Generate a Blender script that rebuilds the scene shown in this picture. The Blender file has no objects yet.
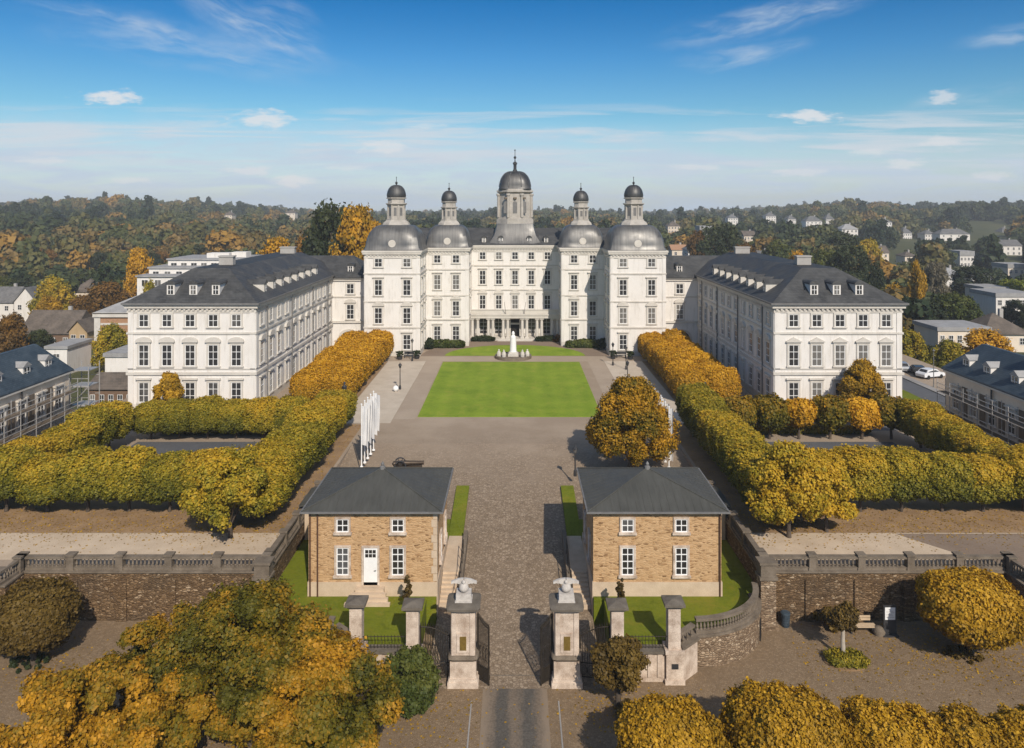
import bpy, math, random
import numpy as np
from mathutils import Vector
R = math.radians
PI = math.pi
sc = bpy.context.scene
COL = sc.collection

# ------------------------------------------------------------------ camera, sun, sky, exposure
CAMH, F, XC, YH = 24.6, 760.0, 515.0, 207.0
cam_d = bpy.data.cameras.new('camera'); cam = bpy.data.objects.new('camera', cam_d); COL.objects.link(cam)
cam.location = (0, 0, CAMH); cam.rotation_euler = (R(90), 0, 0)
cam_d.sensor_fit = 'HORIZONTAL'; cam_d.sensor_width = 36.0; cam_d.lens = 36.0 * F / 1024.0
cam_d.shift_x = -(XC - 512) / 1024.0; cam_d.shift_y = -(374 - YH) / 1024.0
cam_d.clip_start = 0.5; cam_d.clip_end = 12000
sc.camera = cam
SUN_EL, SUN_AZ = 37.0, 18.0           # sun behind the viewer, a little to the right
sun_d = bpy.data.lights.new('sun', 'SUN'); sun = bpy.data.objects.new('sun', sun_d); COL.objects.link(sun)
sun_d.energy = 4.2; sun_d.angle = R(0.55); sun_d.color = (1.0, 0.91, 0.79)
sun.rotation_euler = (R(90 - SUN_EL), 0, R(SUN_AZ))
vs = sc.view_settings
vs.view_transform = 'Standard'; vs.look = 'None'; vs.exposure = 0.12; vs.gamma = 1.0; vs.use_curve_mapping = False

class NT:
    """small helper for writing node trees"""
    def __init__(s, tree): s.t = tree; s.n = tree.nodes; s.l = tree.links
    def new(s, typ, **kw):
        n = s.n.new(typ)
        for k, v in kw.items(): setattr(n, k, v)
        return n
    def put(s, sock, v):
        if isinstance(v, bpy.types.NodeSocket): s.l.new(v, sock)
        else: sock.default_value = v
    def math(s, op, a, b=0.0, c=0.0, clamp=False):
        n = s.new('ShaderNodeMath', operation=op, use_clamp=clamp)
        for i, v in enumerate((a, b, c)): s.put(n.inputs[i], v)
        return n.outputs[0]
    def mix(s, fac, a, b, blend='MIX'):
        n = s.new('ShaderNodeMix', data_type='RGBA', blend_type=blend)
        s.put(n.inputs[0], fac); s.put(n.inputs[6], a if isinstance(a, bpy.types.NodeSocket) else tuple(a) + (1,) * (4 - len(a)))
        s.put(n.inputs[7], b if isinstance(b, bpy.types.NodeSocket) else tuple(b) + (1,) * (4 - len(b)))
        return n.outputs[2]
    def smooth(s, v, lo, hi, a=0.0, b=1.0):
        n = s.new('ShaderNodeMapRange', interpolation_type='SMOOTHSTEP')
        s.put(n.inputs[0], v)
        for i, x in ((1, lo), (2, hi), (3, a), (4, b)): n.inputs[i].default_value = x
        return n.outputs[0]
    def noise(s, vec, scale, detail=3.0, rough=0.55, dist=0.0):
        n = s.new('ShaderNodeTexNoise'); s.put(n.inputs['Vector'], vec)
        n.inputs['Scale'].default_value = scale; n.inputs['Detail'].default_value = detail
        n.inputs['Roughness'].default_value = rough; n.inputs['Distortion'].default_value = dist
        return n.outputs['Fac']
    def comb(s, x, y, z=0.0):
        n = s.new('ShaderNodeCombineXYZ')
        for i, v in enumerate((x, y, z)): s.put(n.inputs[i], v)
        return n.outputs[0]
    def ramp(s, fac, stops):
        n = s.new('ShaderNodeValToRGB'); s.put(n.inputs[0], fac); e = n.color_ramp.elements
        while len(e) < len(stops): e.new(0.5)
        for el, (p, c) in zip(e, stops): el.position = p; el.color = tuple(c) + (1,)
        return n.outputs[0]

W = bpy.data.worlds.new('World'); sc.world = W; W.use_nodes = True
def build_sky():
    W.node_tree.nodes.clear(); g = NT(W.node_tree)
    sky = g.new('ShaderNodeTexSky', sky_type='NISHITA'); sky.sun_disc = False
    sky.sun_elevation = R(SUN_EL); sky.sun_rotation = R(180 - SUN_AZ)
    sky.altitude = 200; sky.air_density = 1.0; sky.dust_density = 0.6; sky.ozone_density = 2.0
    tc = g.new('ShaderNodeTexCoord'); sp = g.new('ShaderNodeSeparateXYZ'); g.l.new(tc.outputs['Generated'], sp.inputs[0])
    x, y, z = sp.outputs
    yy = g.math('MAXIMUM', g.math('ABSOLUTE', y), 0.05)
    az = g.math('DIVIDE', x, yy); el = g.math('DIVIDE', z, yy)     # tangents of bearing and elevation round +Y
    # deepen the blue with height: clear autumn sky after a front
    hgt = g.smooth(z, 0.0, 0.33)
    tint = g.ramp(hgt, [(0.0, (0.74, 0.80, 0.84)), (0.30, (0.38, 0.66, 0.76)), (0.62, (0.19, 0.53, 0.76)), (1.0, (0.0, 0.345, 0.64))])
    tint = g.mix(g.smooth(z, 0.34, 0.6), tint, (1.36, 1.20, 1.05))           # sky above the view made warm and bright, added to lift the fill light
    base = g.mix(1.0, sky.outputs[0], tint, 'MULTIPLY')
    wob = g.noise(g.comb(az, g.math('MULTIPLY', el, 2.5)), 16.0, 5.0, 0.6)
    wob2 = g.noise(g.comb(az, g.math('MULTIPLY', el, 3.0), 3.7), 40.0, 4.0, 0.6)
    fine = g.noise(g.comb(g.math('MULTIPLY', az, 1.0), g.math('MULTIPLY', el, 7.0)), 7.0, 6.0, 0.62, 0.6)
    # low veil of cirrostratus
    veil_edge = g.math('ADD', el, g.math('MULTIPLY', g.math('SUBTRACT', wob, 0.5), 0.05))
    veil_edge = g.math('ADD', veil_edge, g.math('MULTIPLY', az, 0.02))
    veil = g.math('MULTIPLY', g.smooth(veil_edge, 0.055, 0.125, 1.0, 0.0), g.smooth(fine, 0.3, 0.68, 0.38, 0.95))
    white = (6.1, 6.1, 6.2)
    col = g.mix(veil, base, (4.15, 4.95, 5.95))
    streak = g.noise(g.comb(g.math('MULTIPLY', az, 1.6), g.math('MULTIPLY', el, 26.0), 1.7), 2.6, 6.0, .6, .5)
    col = g.mix(g.math('MULTIPLY', g.smooth(streak, .47, .68, 0, .75), g.smooth(el, .02, .075, .35, 1.0)), col, g.mix(g.smooth(el, .10, .15), (5.1, 5.45, 5.9), col))
    # small fair weather clouds: bearing and elevation tangents, half width, half height, density
    puffs = [(-.529, .1445, .036, .0085, .85), (-.333, .1155, .040, .0105, .75), (-.171, .079, .036, .0085, .6), (-.351, .048, .036, .006, .55),
             (-.293, .034, .028, .0085, .75), (.389, .1195, .036, .0085, .8), (.563, .1445, .020, .0085, .6), (.513, .0565, .028, .0065, .6),
             (.375, .046, .04, .005, .5), (.56, .0855, .028, .0065, .5), (-.118, .1065, .03, .003, .4), (-.51, .0355, .035, .004, .5), (.24, .052, .03, .004, .45), (.47, .072, .026, .005, .45), (-.62, .06, .03, .005, .4), (-.22, .052, .03, .004, .4), (.63, .04, .03, .005, .5)]
    dist1 = g.math('MULTIPLY', g.math('SUBTRACT', wob2, 0.5), 2.3)
    tot = None
    for (a, e, w, h, d) in puffs:
        dx = g.math('DIVIDE', g.math('SUBTRACT', az, a), w * 1.25); dy = g.math('DIVIDE', g.math('SUBTRACT', el, e), h * 1.35)
        r = g.math('SQRT', g.math('ADD', g.math('MULTIPLY', dx, dx), g.math('MULTIPLY', dy, dy)))
        m = g.smooth(g.math('ADD', r, dist1), 0.25, 1.05, d, 0.0)
        tot = m if tot is None else g.math('MAXIMUM', tot, m)
    col = g.mix(tot, col, white)
    # cirrus streaks
    for (a, e, w, h, tilt, d) in [(-.345, .238, .085, .020, -.40, .9), (-.30, .230, .045, .026, -.3, .9), (.33, .246, .12, .014, .18, .95), (.30, .200, .075, .011, .14, .9),
                                  (.66, .23, .07, .010, .2, .7), (-.42, .205, .18, .018, -.14, .5), (.60, .148, .10, .008, .2, .5), (-.48, .235, .16, .014, -.2, .55), (.12, .06, .5, .012, -.02, .4)]:
        ax = g.math('SUBTRACT', az, a); ey = g.math('SUBTRACT', g.math('SUBTRACT', el, e), g.math('MULTIPLY', ax, tilt))
        bend = g.math('MULTIPLY', g.math('SUBTRACT', g.noise(g.comb(g.math('MULTIPLY', ax, 1.0), ey, a * 5), 9.0, 3.0, .6), .5), .035)
        ey = g.math('ADD', ey, bend)
        st = g.noise(g.comb(g.math('MULTIPLY', ax, 7.0), g.math('MULTIPLY', ey, 42.0), a * 9), 1.0, 5.0, 0.56, 0.7)
        br = g.noise(g.comb(g.math('MULTIPLY', ax, 4.0), g.math('MULTIPLY', ey, 12.0), a * 3), 4.0, 4.0, .6)
        dx = g.math('DIVIDE', ax, w * 1.25); dy = g.math('DIVIDE', ey, h * 1.7)
        r = g.math('SQRT', g.math('ADD', g.math('MULTIPLY', dx, dx), g.math('MULTIPLY', dy, dy)))
        m = g.math('MULTIPLY', g.smooth(r, 0.0, 1.15, d, 0.0), g.math('MULTIPLY', g.smooth(st, .30, .72), g.smooth(br, .3, .62, .25, 1.0)))
        col = g.mix(m, col, (4.5, 5.1, 5.8))
    bg = g.new('ShaderNodeBackground'); g.l.new(col, bg.inputs[0]); bg.inputs[1].default_value = 0.12
    o = g.new('ShaderNodeOutputWorld'); g.l.new(bg.outputs[0], o.inputs[0])
build_sky()

# ------------------------------------------------------------------ materials
MATS = {}
def principled(name, rough=0.8, metal=0.0, spec=0.3):
    m = bpy.data.materials.new(name); m.use_nodes = True; g = NT(m.node_tree)
    b = m.node_tree.nodes['Principled BSDF']
    b.inputs['Roughness'].default_value = rough; b.inputs['Metallic'].default_value = metal
    b.inputs['Specular IOR Level'].default_value = spec
    MATS[name] = m
    return m, g, b
def pos(g):
    return g.new('ShaderNodeNewGeometry').outputs['Position']
def bump(g, b, h, strength=0.4, dist=0.05):
    n = g.new('ShaderNodeBump'); n.inputs['Strength'].default_value = strength; n.inputs['Distance'].default_value = dist
    g.l.new(h, n.inputs['Height']); g.l.new(n.outputs[0], b.inputs['Normal'])
def mottled(name, c1, c2, scale=1.0, rough=0.85, metal=0.0, spec=0.25, c3=None, bumpv=0.25, fine=14.0):
    """two-tone mottling at a coarse and a fine scale"""
    m, g, b = principled(name, rough, metal, spec)
    p = pos(g)
    n1 = g.noise(p, scale, 5.0, 0.6); n2 = g.noise(p, scale * fine, 3.0, 0.6)
    f = g.math('ADD', g.math('MULTIPLY', n1, 0.6), g.math('MULTIPLY', n2, 0.4))
    st = [(0.33, c1), (0.62, c2)]
    if c3: st.append((0.75, c3))
    g.l.new(g.ramp(f, st), b.inputs['Base Color'])
    if bumpv: bump(g, b, n2, bumpv, 0.03)
    return m
def stucco():
    m, g, b = principled('white_stucco', 0.85, 0, 0.2)
    p = pos(g); sp = g.new('ShaderNodeSeparateXYZ'); g.l.new(p, sp.inputs[0])
    streak = g.noise(g.comb(g.math('MULTIPLY', g.math('ADD', sp.outputs[0], sp.outputs[1]), 1.6), 0.0, g.math('MULTIPLY', sp.outputs[2], 0.22)), 1.4, 5.0, 0.65)
    n = g.noise(p, 0.5, 4.0, 0.6)
    c = g.mix(g.smooth(streak, 0.48, 0.74, 0, 0.62), (0.70, 0.665, 0.62), (0.47, 0.43, 0.375))
    c = g.mix(g.smooth(n, 0.4, 0.8, 0, 0.3), c, (0.56, 0.52, 0.46))
    g.l.new(c, b.inputs['Base Color'])
    return m
def rubble(name, cs, mortar, bw=0.55, bh=0.22, rough=0.9, bstr=0.7, dark=0.0):
    """coursed rubble masonry on upright walls"""
    m, g, b = principled(name, rough, 0, 0.2)
    p = pos(g); sp = g.new('ShaderNodeSeparateXYZ'); g.l.new(p, sp.inputs[0])
    wob = g.noise(p, 1.3, 3.0, 0.6)
    u = g.math('ADD', g.math('ADD', sp.outputs[0], sp.outputs[1]), g.math('MULTIPLY', wob, 0.5))
    v = g.math('ADD', sp.outputs[2], g.math('MULTIPLY', g.noise(p, 0.9, 2.0), 0.28))
    vec = g.comb(g.math('DIVIDE', u, bw), g.math('DIVIDE', v, bh))
    vo = g.new('ShaderNodeTexVoronoi', feature='F1'); vo.inputs['Scale'].default_value = 1.0; vo.inputs['Randomness'].default_value = 0.75; g.l.new(vec, vo.inputs['Vector'])
    ve = g.new('ShaderNodeTexVoronoi', feature='DISTANCE_TO_EDGE'); ve.inputs['Scale'].default_value = 1.0; ve.inputs['Randomness'].default_value = 0.75; g.l.new(vec, ve.inputs['Vector'])
    sr = g.new('ShaderNodeSeparateColor'); g.l.new(vo.outputs['Color'], sr.inputs[0])
    c = g.ramp(sr.outputs[0], cs)
    fine = g.noise(p, 9.0, 4.0, 0.65)
    c = g.mix(g.smooth(fine, 0.35, 0.7, 0.0, 0.35), c, mortar)
    big = g.noise(p, 0.35, 4.0, 0.6)
    joint = g.smooth(ve.outputs['Distance'], 0.0, 0.10, 1.0, 0.0)
    c = g.mix(joint, c, mortar)
    if dark: c = g.mix(g.smooth(big, 0.42, 0.68, 0, dark), c, (0.045, 0.04, 0.032))
    g.l.new(c, b.inputs['Base Color'])
    bump(g, b, g.math('ADD', g.smooth(ve.outputs['Distance'], 0.0, 0.2), g.math('MULTIPLY', fine, 0.4)), bstr, 0.05)
    return m
def slate(name, c1, c2, rough=0.55, course=0.28):
    m, g, b = principled(name, rough, 0, 0.22)
    p = pos(g); sp = g.new('ShaderNodeSeparateXYZ'); g.l.new(p, sp.inputs[0])
    br = g.new('ShaderNodeTexBrick'); br.inputs['Scale'].default_value = 1.0
    br.inputs['Mortar Size'].default_value = 0.012; br.inputs['Brick Width'].default_value = 0.4; br.inputs['Row Height'].default_value = course * 0.6
    br.inputs['Color1'].default_value = tuple(c1) + (1,); br.inputs['Color2'].default_value = tuple(c2) + (1,); br.inputs['Mortar'].default_value = tuple(v * 0.45 for v in c1) + (1,)
    g.l.new(g.comb(g.math('ADD', sp.outputs[0], sp.outputs[1]), sp.outputs[2]), br.inputs['Vector'])
    n = g.noise(p, 0.5, 5.0, 0.65)
    c = g.mix(g.smooth(n, 0.35, 0.75, 0.0, 0.5), br.outputs['Color'], tuple(v * 1.7 for v in c2))
    g.l.new(c, b.inputs['Base Color'])
    g.l.new(g.smooth(n, 0.3, 0.7, rough - 0.12, rough + 0.12), b.inputs['Roughness'])
    return m
def seamed(name, c1, c2):
    """sheet-metal roof: patina plus faint streaks"""
    m, g, b = principled(name, 0.45, 0.35, 0.4)
    p = pos(g); n = g.noise(p, 0.45, 5.0, 0.6)
    sp = g.new('ShaderNodeSeparateXYZ'); g.l.new(p, sp.inputs[0])
    s2 = g.noise(g.comb(g.math('MULTIPLY', sp.outputs[0], 4.0), g.math('MULTIPLY', sp.outputs[1], 0.6), 0.0), 1.0, 4.0, 0.6)
    g.l.new(g.ramp(g.math('ADD', g.math('MULTIPLY', n, .5), g.math('MULTIPLY', s2, .5)), [(0.35, c1), (0.65, c2)]), b.inputs['Base Color'])
    g.l.new(g.smooth(n, 0.3, 0.7, 0.38, 0.6), b.inputs['Roughness'])
    return m
def cobbles(name, cs, mortar, size=0.16, big_dark=(0.06, 0.052, 0.045), amt=0.35, gravel=None):
    m, g, b = principled(name, 0.8, 0, 0.3)
    p = pos(g)
    vo = g.new('ShaderNodeTexVoronoi', feature='F1'); vo.inputs['Scale'].default_value = 1 / size; g.l.new(p, vo.inputs['Vector'])
    ve = g.new('ShaderNodeTexVoronoi', feature='DISTANCE_TO_EDGE'); ve.inputs['Scale'].default_value = 1 / size; g.l.new(p, ve.inputs['Vector'])
    sr = g.new('ShaderNodeSeparateColor'); g.l.new(vo.outputs['Color'], sr.inputs[0])
    c = g.ramp(sr.outputs[0], cs)
    c = g.mix(g.smooth(ve.outputs['Distance'], 0.02, 0.14, 0.8, 0.0), c, mortar)
    n = g.noise(p, 0.22, 6.0, 0.65); n2 = g.noise(p, 1.7, 4.0, 0.6)
    c = g.mix(g.smooth(n, 0.42, 0.72, 0.0, amt), c, big_dark)
    c = g.mix(g.smooth(n2, 0.5, 0.75, 0.0, 0.16), c, tuple(min(1, v * 1.35) for v in cs[-1][1]))
    if gravel:                                  # the setts give way to rolled gravel further up the court
        sp = g.new('ShaderNodeSeparateXYZ'); g.l.new(p, sp.inputs[0])
        yy = g.math('ADD', sp.outputs[1], g.math('MULTIPLY', g.math('SUBTRACT', n, .5), 22.0))
        gc = g.mix(g.smooth(g.noise(p, .14, 6.0, .65), .35, .68), gravel[0], gravel[1])
        gc = g.mix(g.smooth(g.noise(p, 6.0, 3.0, .6), .4, .7, 0, .3), gc, gravel[0])
        c = g.mix(g.smooth(yy, 64.0, 88.0), c, gc)
    g.l.new(c, b.inputs['Base Color'])
    bump(g, b, ve.outputs['Distance'], 0.5, 0.04)
    return m
def grass(name, c1, c2, stripe=0.0):
    m, g, b = principled(name, 0.9, 0, 0.15)
    p = pos(g); n1 = g.noise(p, 0.25, 5.0, 0.6); n2 = g.noise(p, 5.0, 4.0, 0.7)
    f = g.math('ADD', g.math('MULTIPLY', n1, 0.5), g.math('MULTIPLY', n2, 0.5))
    if stripe:
        sp = g.new('ShaderNodeSeparateXYZ'); g.l.new(p, sp.inputs[0])
        f = g.math('ADD', f, g.math('MULTIPLY', g.math('SINE', g.math('MULTIPLY', sp.outputs[0], 2.6)), stripe))
    c = g.ramp(f, [(0.3, c1), (0.68, c2)])
    dry = g.noise(p, .55, 6.0, .7, .8)
    c = g.mix(g.smooth(dry, .50, .70, 0, .65), c, (c2[0] * 1.15, c2[1] * .88, c2[2] * 1.5)); c = g.mix(g.smooth(dry, .46, .30, 0, .5), c, tuple(v * .72 for v in c1))
    g.l.new(c, b.inputs['Base Color'])
    bump(g, b, n2, 0.5, 0.06)
    return m
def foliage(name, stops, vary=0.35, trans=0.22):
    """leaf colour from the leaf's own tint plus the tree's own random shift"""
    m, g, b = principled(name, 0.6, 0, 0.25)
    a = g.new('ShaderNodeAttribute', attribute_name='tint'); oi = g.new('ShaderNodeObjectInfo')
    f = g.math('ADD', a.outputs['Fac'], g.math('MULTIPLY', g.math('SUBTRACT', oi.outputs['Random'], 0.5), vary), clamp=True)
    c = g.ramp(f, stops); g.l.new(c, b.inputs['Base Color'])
    t = g.new('ShaderNodeBsdfTranslucent'); g.l.new(c, t.inputs[0])
    mx = g.new('ShaderNodeMixShader'); mx.inputs[0].default_value = trans
    out = m.node_tree.nodes['Material Output']
    g.l.new(b.outputs[0], mx.inputs[1]); g.l.new(t.outputs[0], mx.inputs[2]); g.l.new(mx.outputs[0], out.inputs[0])
    return m
def glass(name, dark, light, thr=0.75):
    m, g, b = principled(name, 0.12, 0, 0.5)
    oi = g.new('ShaderNodeObjectInfo'); p = pos(g)
    n = g.noise(p, 1.2, 2.0)
    f = g.smooth(g.math('ADD', oi.outputs['Random'], g.math('MULTIPLY', g.math('SUBTRACT', n, .5), .4)), thr - .12, thr + .15)
    g.l.new(g.mix(f, dark, light), b.inputs['Base Color'])
    return m

stucco()
mottled('stone_trim', (0.46, 0.425, 0.375), (0.60, 0.56, 0.50), 0.7, 0.85)
mottled('tower_stone', (0.30, 0.275, 0.24), (0.46, 0.425, 0.38), 1.0, 0.9)
mottled('white_paint', (0.72, 0.71, 0.69), (0.82, 0.81, 0.79), 1.0, 0.5, bumpv=0)
mottled('white_cloth', (0.54, 0.53, 0.52), (0.66, 0.65, 0.64), 1.0, 0.9, bumpv=0)
glass('window_glass', (0.035, 0.035, 0.036), (0.15, 0.142, 0.13), .68)
glass('house_glass', (0.03, 0.028, 0.026), (0.10, 0.10, 0.10), 0.85)
slate('roof_slate', (0.046, 0.046, 0.046), (0.070, 0.070, 0.069), 0.62)
slate('blue_slate', (0.030, 0.045, 0.060), (0.050, 0.068, 0.085), 0.5)
slate('brown_tile', (0.09, 0.075, 0.06), (0.13, 0.105, 0.085), 0.75)
slate('grey_tile', (0.10, 0.10, 0.10), (0.15, 0.145, 0.14), 0.7)
seamed('zinc_roof', (0.058, 0.057, 0.050), (0.084, 0.083, 0.074)); MATS['zinc_roof'].node_tree.nodes['Principled BSDF'].inputs['Metallic'].default_value = 0.0; MATS['zinc_roof'].node_tree.nodes['Principled BSDF'].inputs['Specular IOR Level'].default_value = 0.15
seamed('dome_lead', (0.085, 0.083, 0.080), (0.185, 0.18, 0.172)); MATS['dome_lead'].node_tree.nodes['Principled BSDF'].inputs['Metallic'].default_value = 0.45
seamed('dome_dark', (0.045, 0.046, 0.047), (0.11, 0.108, 0.105)); MATS['dome_dark'].node_tree.nodes['Principled BSDF'].inputs['Metallic'].default_value = 0.5
rubble('sandstone_rubble', [(0.0, (0.16, 0.085, 0.036)), (0.10, (0.29, 0.165, 0.075)), (0.22, (0.42, 0.255, 0.124)), (0.6, (0.49, 0.31, 0.16)), (0.92, (0.54, 0.355, 0.19)), (1.0, (0.24, 0.135, 0.06))], (0.48, 0.31, 0.165), 0.30, 0.105, bstr=0.45)
rubble('dark_rubble', [(0.0, (0.095, 0.056, 0.027)), (0.55, (0.19, 0.119, 0.060)), (0.9, (0.29, 0.19, 0.105)), (1.0, (0.46, 0.345, 0.225))], (0.11, 0.069, 0.037), 0.25, 0.12, bstr=0.9, dark=0.4)
rubble('rubble_wall', [(0.0, (0.16, 0.108, 0.066)), (0.5, (0.29, 0.205, 0.132)), (0.85, (0.40, 0.30, 0.20)), (1.0, (0.54, 0.43, 0.31))], (0.17, 0.118, 0.076), 0.27, 0.13, bstr=0.9, dark=0.2)
rubble('red_brick', [(0.0, (0.30, 0.15, 0.08)), (1.0, (0.42, 0.23, 0.13))], (0.34, 0.22, 0.14), 0.3, 0.1, bstr=0.2)
rubble('brown_brick', [(0.0, (0.13, 0.08, 0.05)), (1.0, (0.20, 0.125, 0.08))], (0.15, 0.10, 0.07), 0.3, 0.1, bstr=0.2)
mottled('sandstone_block', (0.27, 0.19, 0.135), (0.66, 0.555, 0.455), 1.5, 0.85, c3=(0.74, 0.65, 0.55))
mottled('pale_plinth', (0.44, 0.335, 0.235), (0.57, 0.45, 0.325), 1.2, 0.9)
mottled('weathered_stone', (0.10, 0.078, 0.056), (0.21, 0.170, 0.128), 1.3, 0.9, c3=(0.30, 0.25, 0.195))
mottled('dark_stone', (0.085, 0.070, 0.055), (0.17, 0.145, 0.115), 1.5, 0.9)
mottled('eagle_stone', (0.36, 0.325, 0.29), (0.56, 0.52, 0.475), 4.0, 0.8)
mottled('ochre_wall', (0.34, 0.24, 0.13), (0.44, 0.32, 0.19), 0.6, 0.9)
mottled('beige_wall', (0.60, 0.51, 0.405), (0.70, 0.605, 0.49), 0.5, 0.9)
mottled('grey_wall', (0.30, 0.28, 0.26), (0.40, 0.38, 0.35), 0.5, 0.9)
mottled('flat_roof_grey', (0.22, 0.215, 0.21), (0.34, 0.335, 0.33), 0.6, 0.85)
mottled('brown_board', (0.11, 0.085, 0.06), (0.17, 0.135, 0.10), 1.0, 0.9)
mottled('scaffold_steel', (0.33, 0.32, 0.30), (0.46, 0.44, 0.42), 3.0, 0.5, metal=0.4, bumpv=0)
mottled('wrought_iron', (0.022, 0.018, 0.014), (0.05, 0.04, 0.03), 3.0, 0.55, metal=0.3, bumpv=0)
mottled('dark_metal', (0.03, 0.03, 0.032), (0.06, 0.06, 0.063), 2.0, 0.5, metal=0.3, bumpv=0)
mottled('bronze_plaque', (0.19, 0.125, 0.03), (0.28, 0.19, 0.05), 6.0, 0.45, metal=0.5, bumpv=0)
mottled('bronze_dark', (0.05, 0.038, 0.028), (0.10, 0.075, 0.055), 5.0, 0.5, metal=0.5, bumpv=0)
mottled('bark', (0.05, 0.038, 0.028), (0.11, 0.085, 0.065), 3.0, 0.95)
mottled('pale_bark', (0.30, 0.26, 0.21), (0.45, 0.40, 0.33), 3.0, 0.9)
mottled('bench_wood', (0.42, 0.31, 0.20), (0.52, 0.40, 0.27), 4.0, 0.7)
mottled('dark_opening', (0.012, 0.011, 0.010), (0.022, 0.020, 0.018), 1.0, 0.9, bumpv=0)
mottled('copper_pipe', (0.09, 0.045, 0.03), (0.13, 0.07, 0.045), 3.0, 0.6, metal=0.3, bumpv=0)
mottled('lead_pipe', (0.12, 0.115, 0.11), (0.18, 0.175, 0.17), 2.0, 0.6, bumpv=0)
mottled('gravel_light', (0.41, 0.315, 0.22), (0.56, 0.45, 0.33), 0.5, 0.95, fine=22)
mottled('gravel_pale', (0.42, 0.35, 0.27), (0.53, 0.455, 0.365), 0.5, 0.95, fine=22)
mottled('earth_leaves', (0.19, 0.118, 0.062), (0.33, 0.215, 0.115), 0.6, 0.95, c3=(0.42, 0.29, 0.13), fine=18)
mottled('forecourt_gravel', (0.27, 0.208, 0.150), (0.36, 0.285, 0.213), 0.12, 0.95, fine=40)
mottled('path_gravel', (0.30, 0.235, 0.175), (0.39, 0.315, 0.24), 0.2, 0.95, fine=30)
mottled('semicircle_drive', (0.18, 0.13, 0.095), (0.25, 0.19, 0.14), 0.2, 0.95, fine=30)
def lane_mat():
    m, g, b = principled('asphalt_lane', 0.85, 0, 0.25)
    p = pos(g); sp = g.new('ShaderNodeSeparateXYZ'); g.l.new(p, sp.inputs[0])
    n = g.noise(g.comb(g.math('MULTIPLY', sp.outputs[0], 1.2), g.math('MULTIPLY', sp.outputs[1], .35), 0.0), 1.6, 5.0, .65); f = g.noise(p, 9.0, 4.0, .7)
    ax = g.math('ADD', g.math('ABSOLUTE', sp.outputs[0]), g.math('MULTIPLY', g.math('SUBTRACT', n, .5), .9))
    c = g.mix(g.smooth(f, .3, .7), (0.125, 0.098, 0.073), (0.20, 0.156, 0.115))
    worn = g.smooth(g.math('ABSOLUTE', g.math('SUBTRACT', ax, .72)), .12, .62, .85, 0.0)
    c = g.mix(worn, c, g.mix(g.smooth(f, .3, .7), (0.062, 0.057, 0.050), (0.10, 0.092, 0.08)))
    c = g.mix(g.smooth(ax, 1.25, 1.75), c, (0.235, 0.18, 0.128))
    g.l.new(c, b.inputs['Base Color']); bump(g, b, f, .4, .03)
lane_mat()
mottled('far_asphalt', (0.075, 0.078, 0.085), (0.11, 0.112, 0.118), 0.3, 0.85, fine=30)
mottled('pavement', (0.24, 0.225, 0.21), (0.32, 0.30, 0.28), 0.4, 0.9, fine=30)
mottled('meadow', (0.035, 0.045, 0.015), (0.085, 0.085, 0.03), 0.02, 0.95, c3=(0.14, 0.115, 0.045), fine=12)
cobbles('drive_cobbles', [(0.0, (0.20, 0.147, 0.097)), (0.6, (0.272, 0.204, 0.139)), (1.0, (0.345, 0.268, 0.19))], (0.135, 0.097, 0.063), 0.21, (0.13, 0.096, 0.066), 0.35, ((0.29, 0.222, 0.158), (0.37, 0.292, 0.215)))
cobbles('plaza_setts', [(0.0, (0.186, 0.127, 0.073)), (0.6, (0.230, 0.160, 0.094)), (1.0, (0.272, 0.195, 0.12))], (0.15, 0.105, 0.064), 0.12, (0.135, 0.095, 0.058), 0.45)
grass('lawn_grass', (0.115, 0.19, 0.012), (0.24, 0.315, 0.028), 0.03)
grass('garden_grass', (0.085, 0.110, 0.006), (0.175, 0.195, 0.014))
mottled('car_white', (0.62, 0.62, 0.63), (0.68, 0.68, 0.69), 0.2, 0.3, spec=0.5, bumpv=0)
mottled('car_silver', (0.34, 0.35, 0.36), (0.40, 0.41, 0.42), 0.2, 0.3, metal=0.5, spec=0.5, bumpv=0)
mottled('car_dark', (0.02, 0.022, 0.025), (0.03, 0.032, 0.035), 0.2, 0.25, spec=0.5, bumpv=0)
mottled('tyre', (0.015, 0.015, 0.015), (0.025, 0.025, 0.025), 2, 0.9, bumpv=0)
mottled('sign_white', (0.70, 0.70, 0.69), (0.78, 0.78, 0.77), 1.0, 0.6, bumpv=0)
GOLD = [(0.0, (0.09, 0.075, 0.008)), (0.3, (0.28, 0.16, 0.010)), (0.65, (0.42, 0.215, 0.012)), (1.0, (0.55, 0.31, 0.02))]
GOLD = [(p, (min(.75, r_ * 1.22), g_ * 1.2, b_ * 1.0)) for p, (r_, g_, b_) in GOLD]
foliage('leaf_orange', GOLD)
foliage('leaf_olive', [(0.0, (0.080, 0.084, 0.008)), (0.3, (0.175, 0.158, 0.012)), (0.6, (0.325, 0.25, 0.018)), (1.0, (0.52, 0.32, 0.020))], 0.42)
foliage('leaf_yellow', [(0.0, (0.085, 0.064, 0.005)), (0.3, (0.235, 0.140, 0.009)), (0.65, (0.40, 0.222, 0.012)), (1.0, (0.58, 0.335, 0.020))], 0.25)
foliage('leaf_mixed', [(0.0, (0.062, 0.062, 0.006)), (0.25, (0.13, 0.108, 0.008)), (0.5, (0.235, 0.148, 0.010)), (0.78, (0.38, 0.195, 0.012)), (1.0, (0.54, 0.270, 0.016))], 0.2)
foliage('leaf_green', [(0.0, (0.030, 0.045, 0.009)), (0.5, (0.062, 0.080, 0.014)), (1.0, (0.12, 0.125, 0.022))], 0.4)
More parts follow.
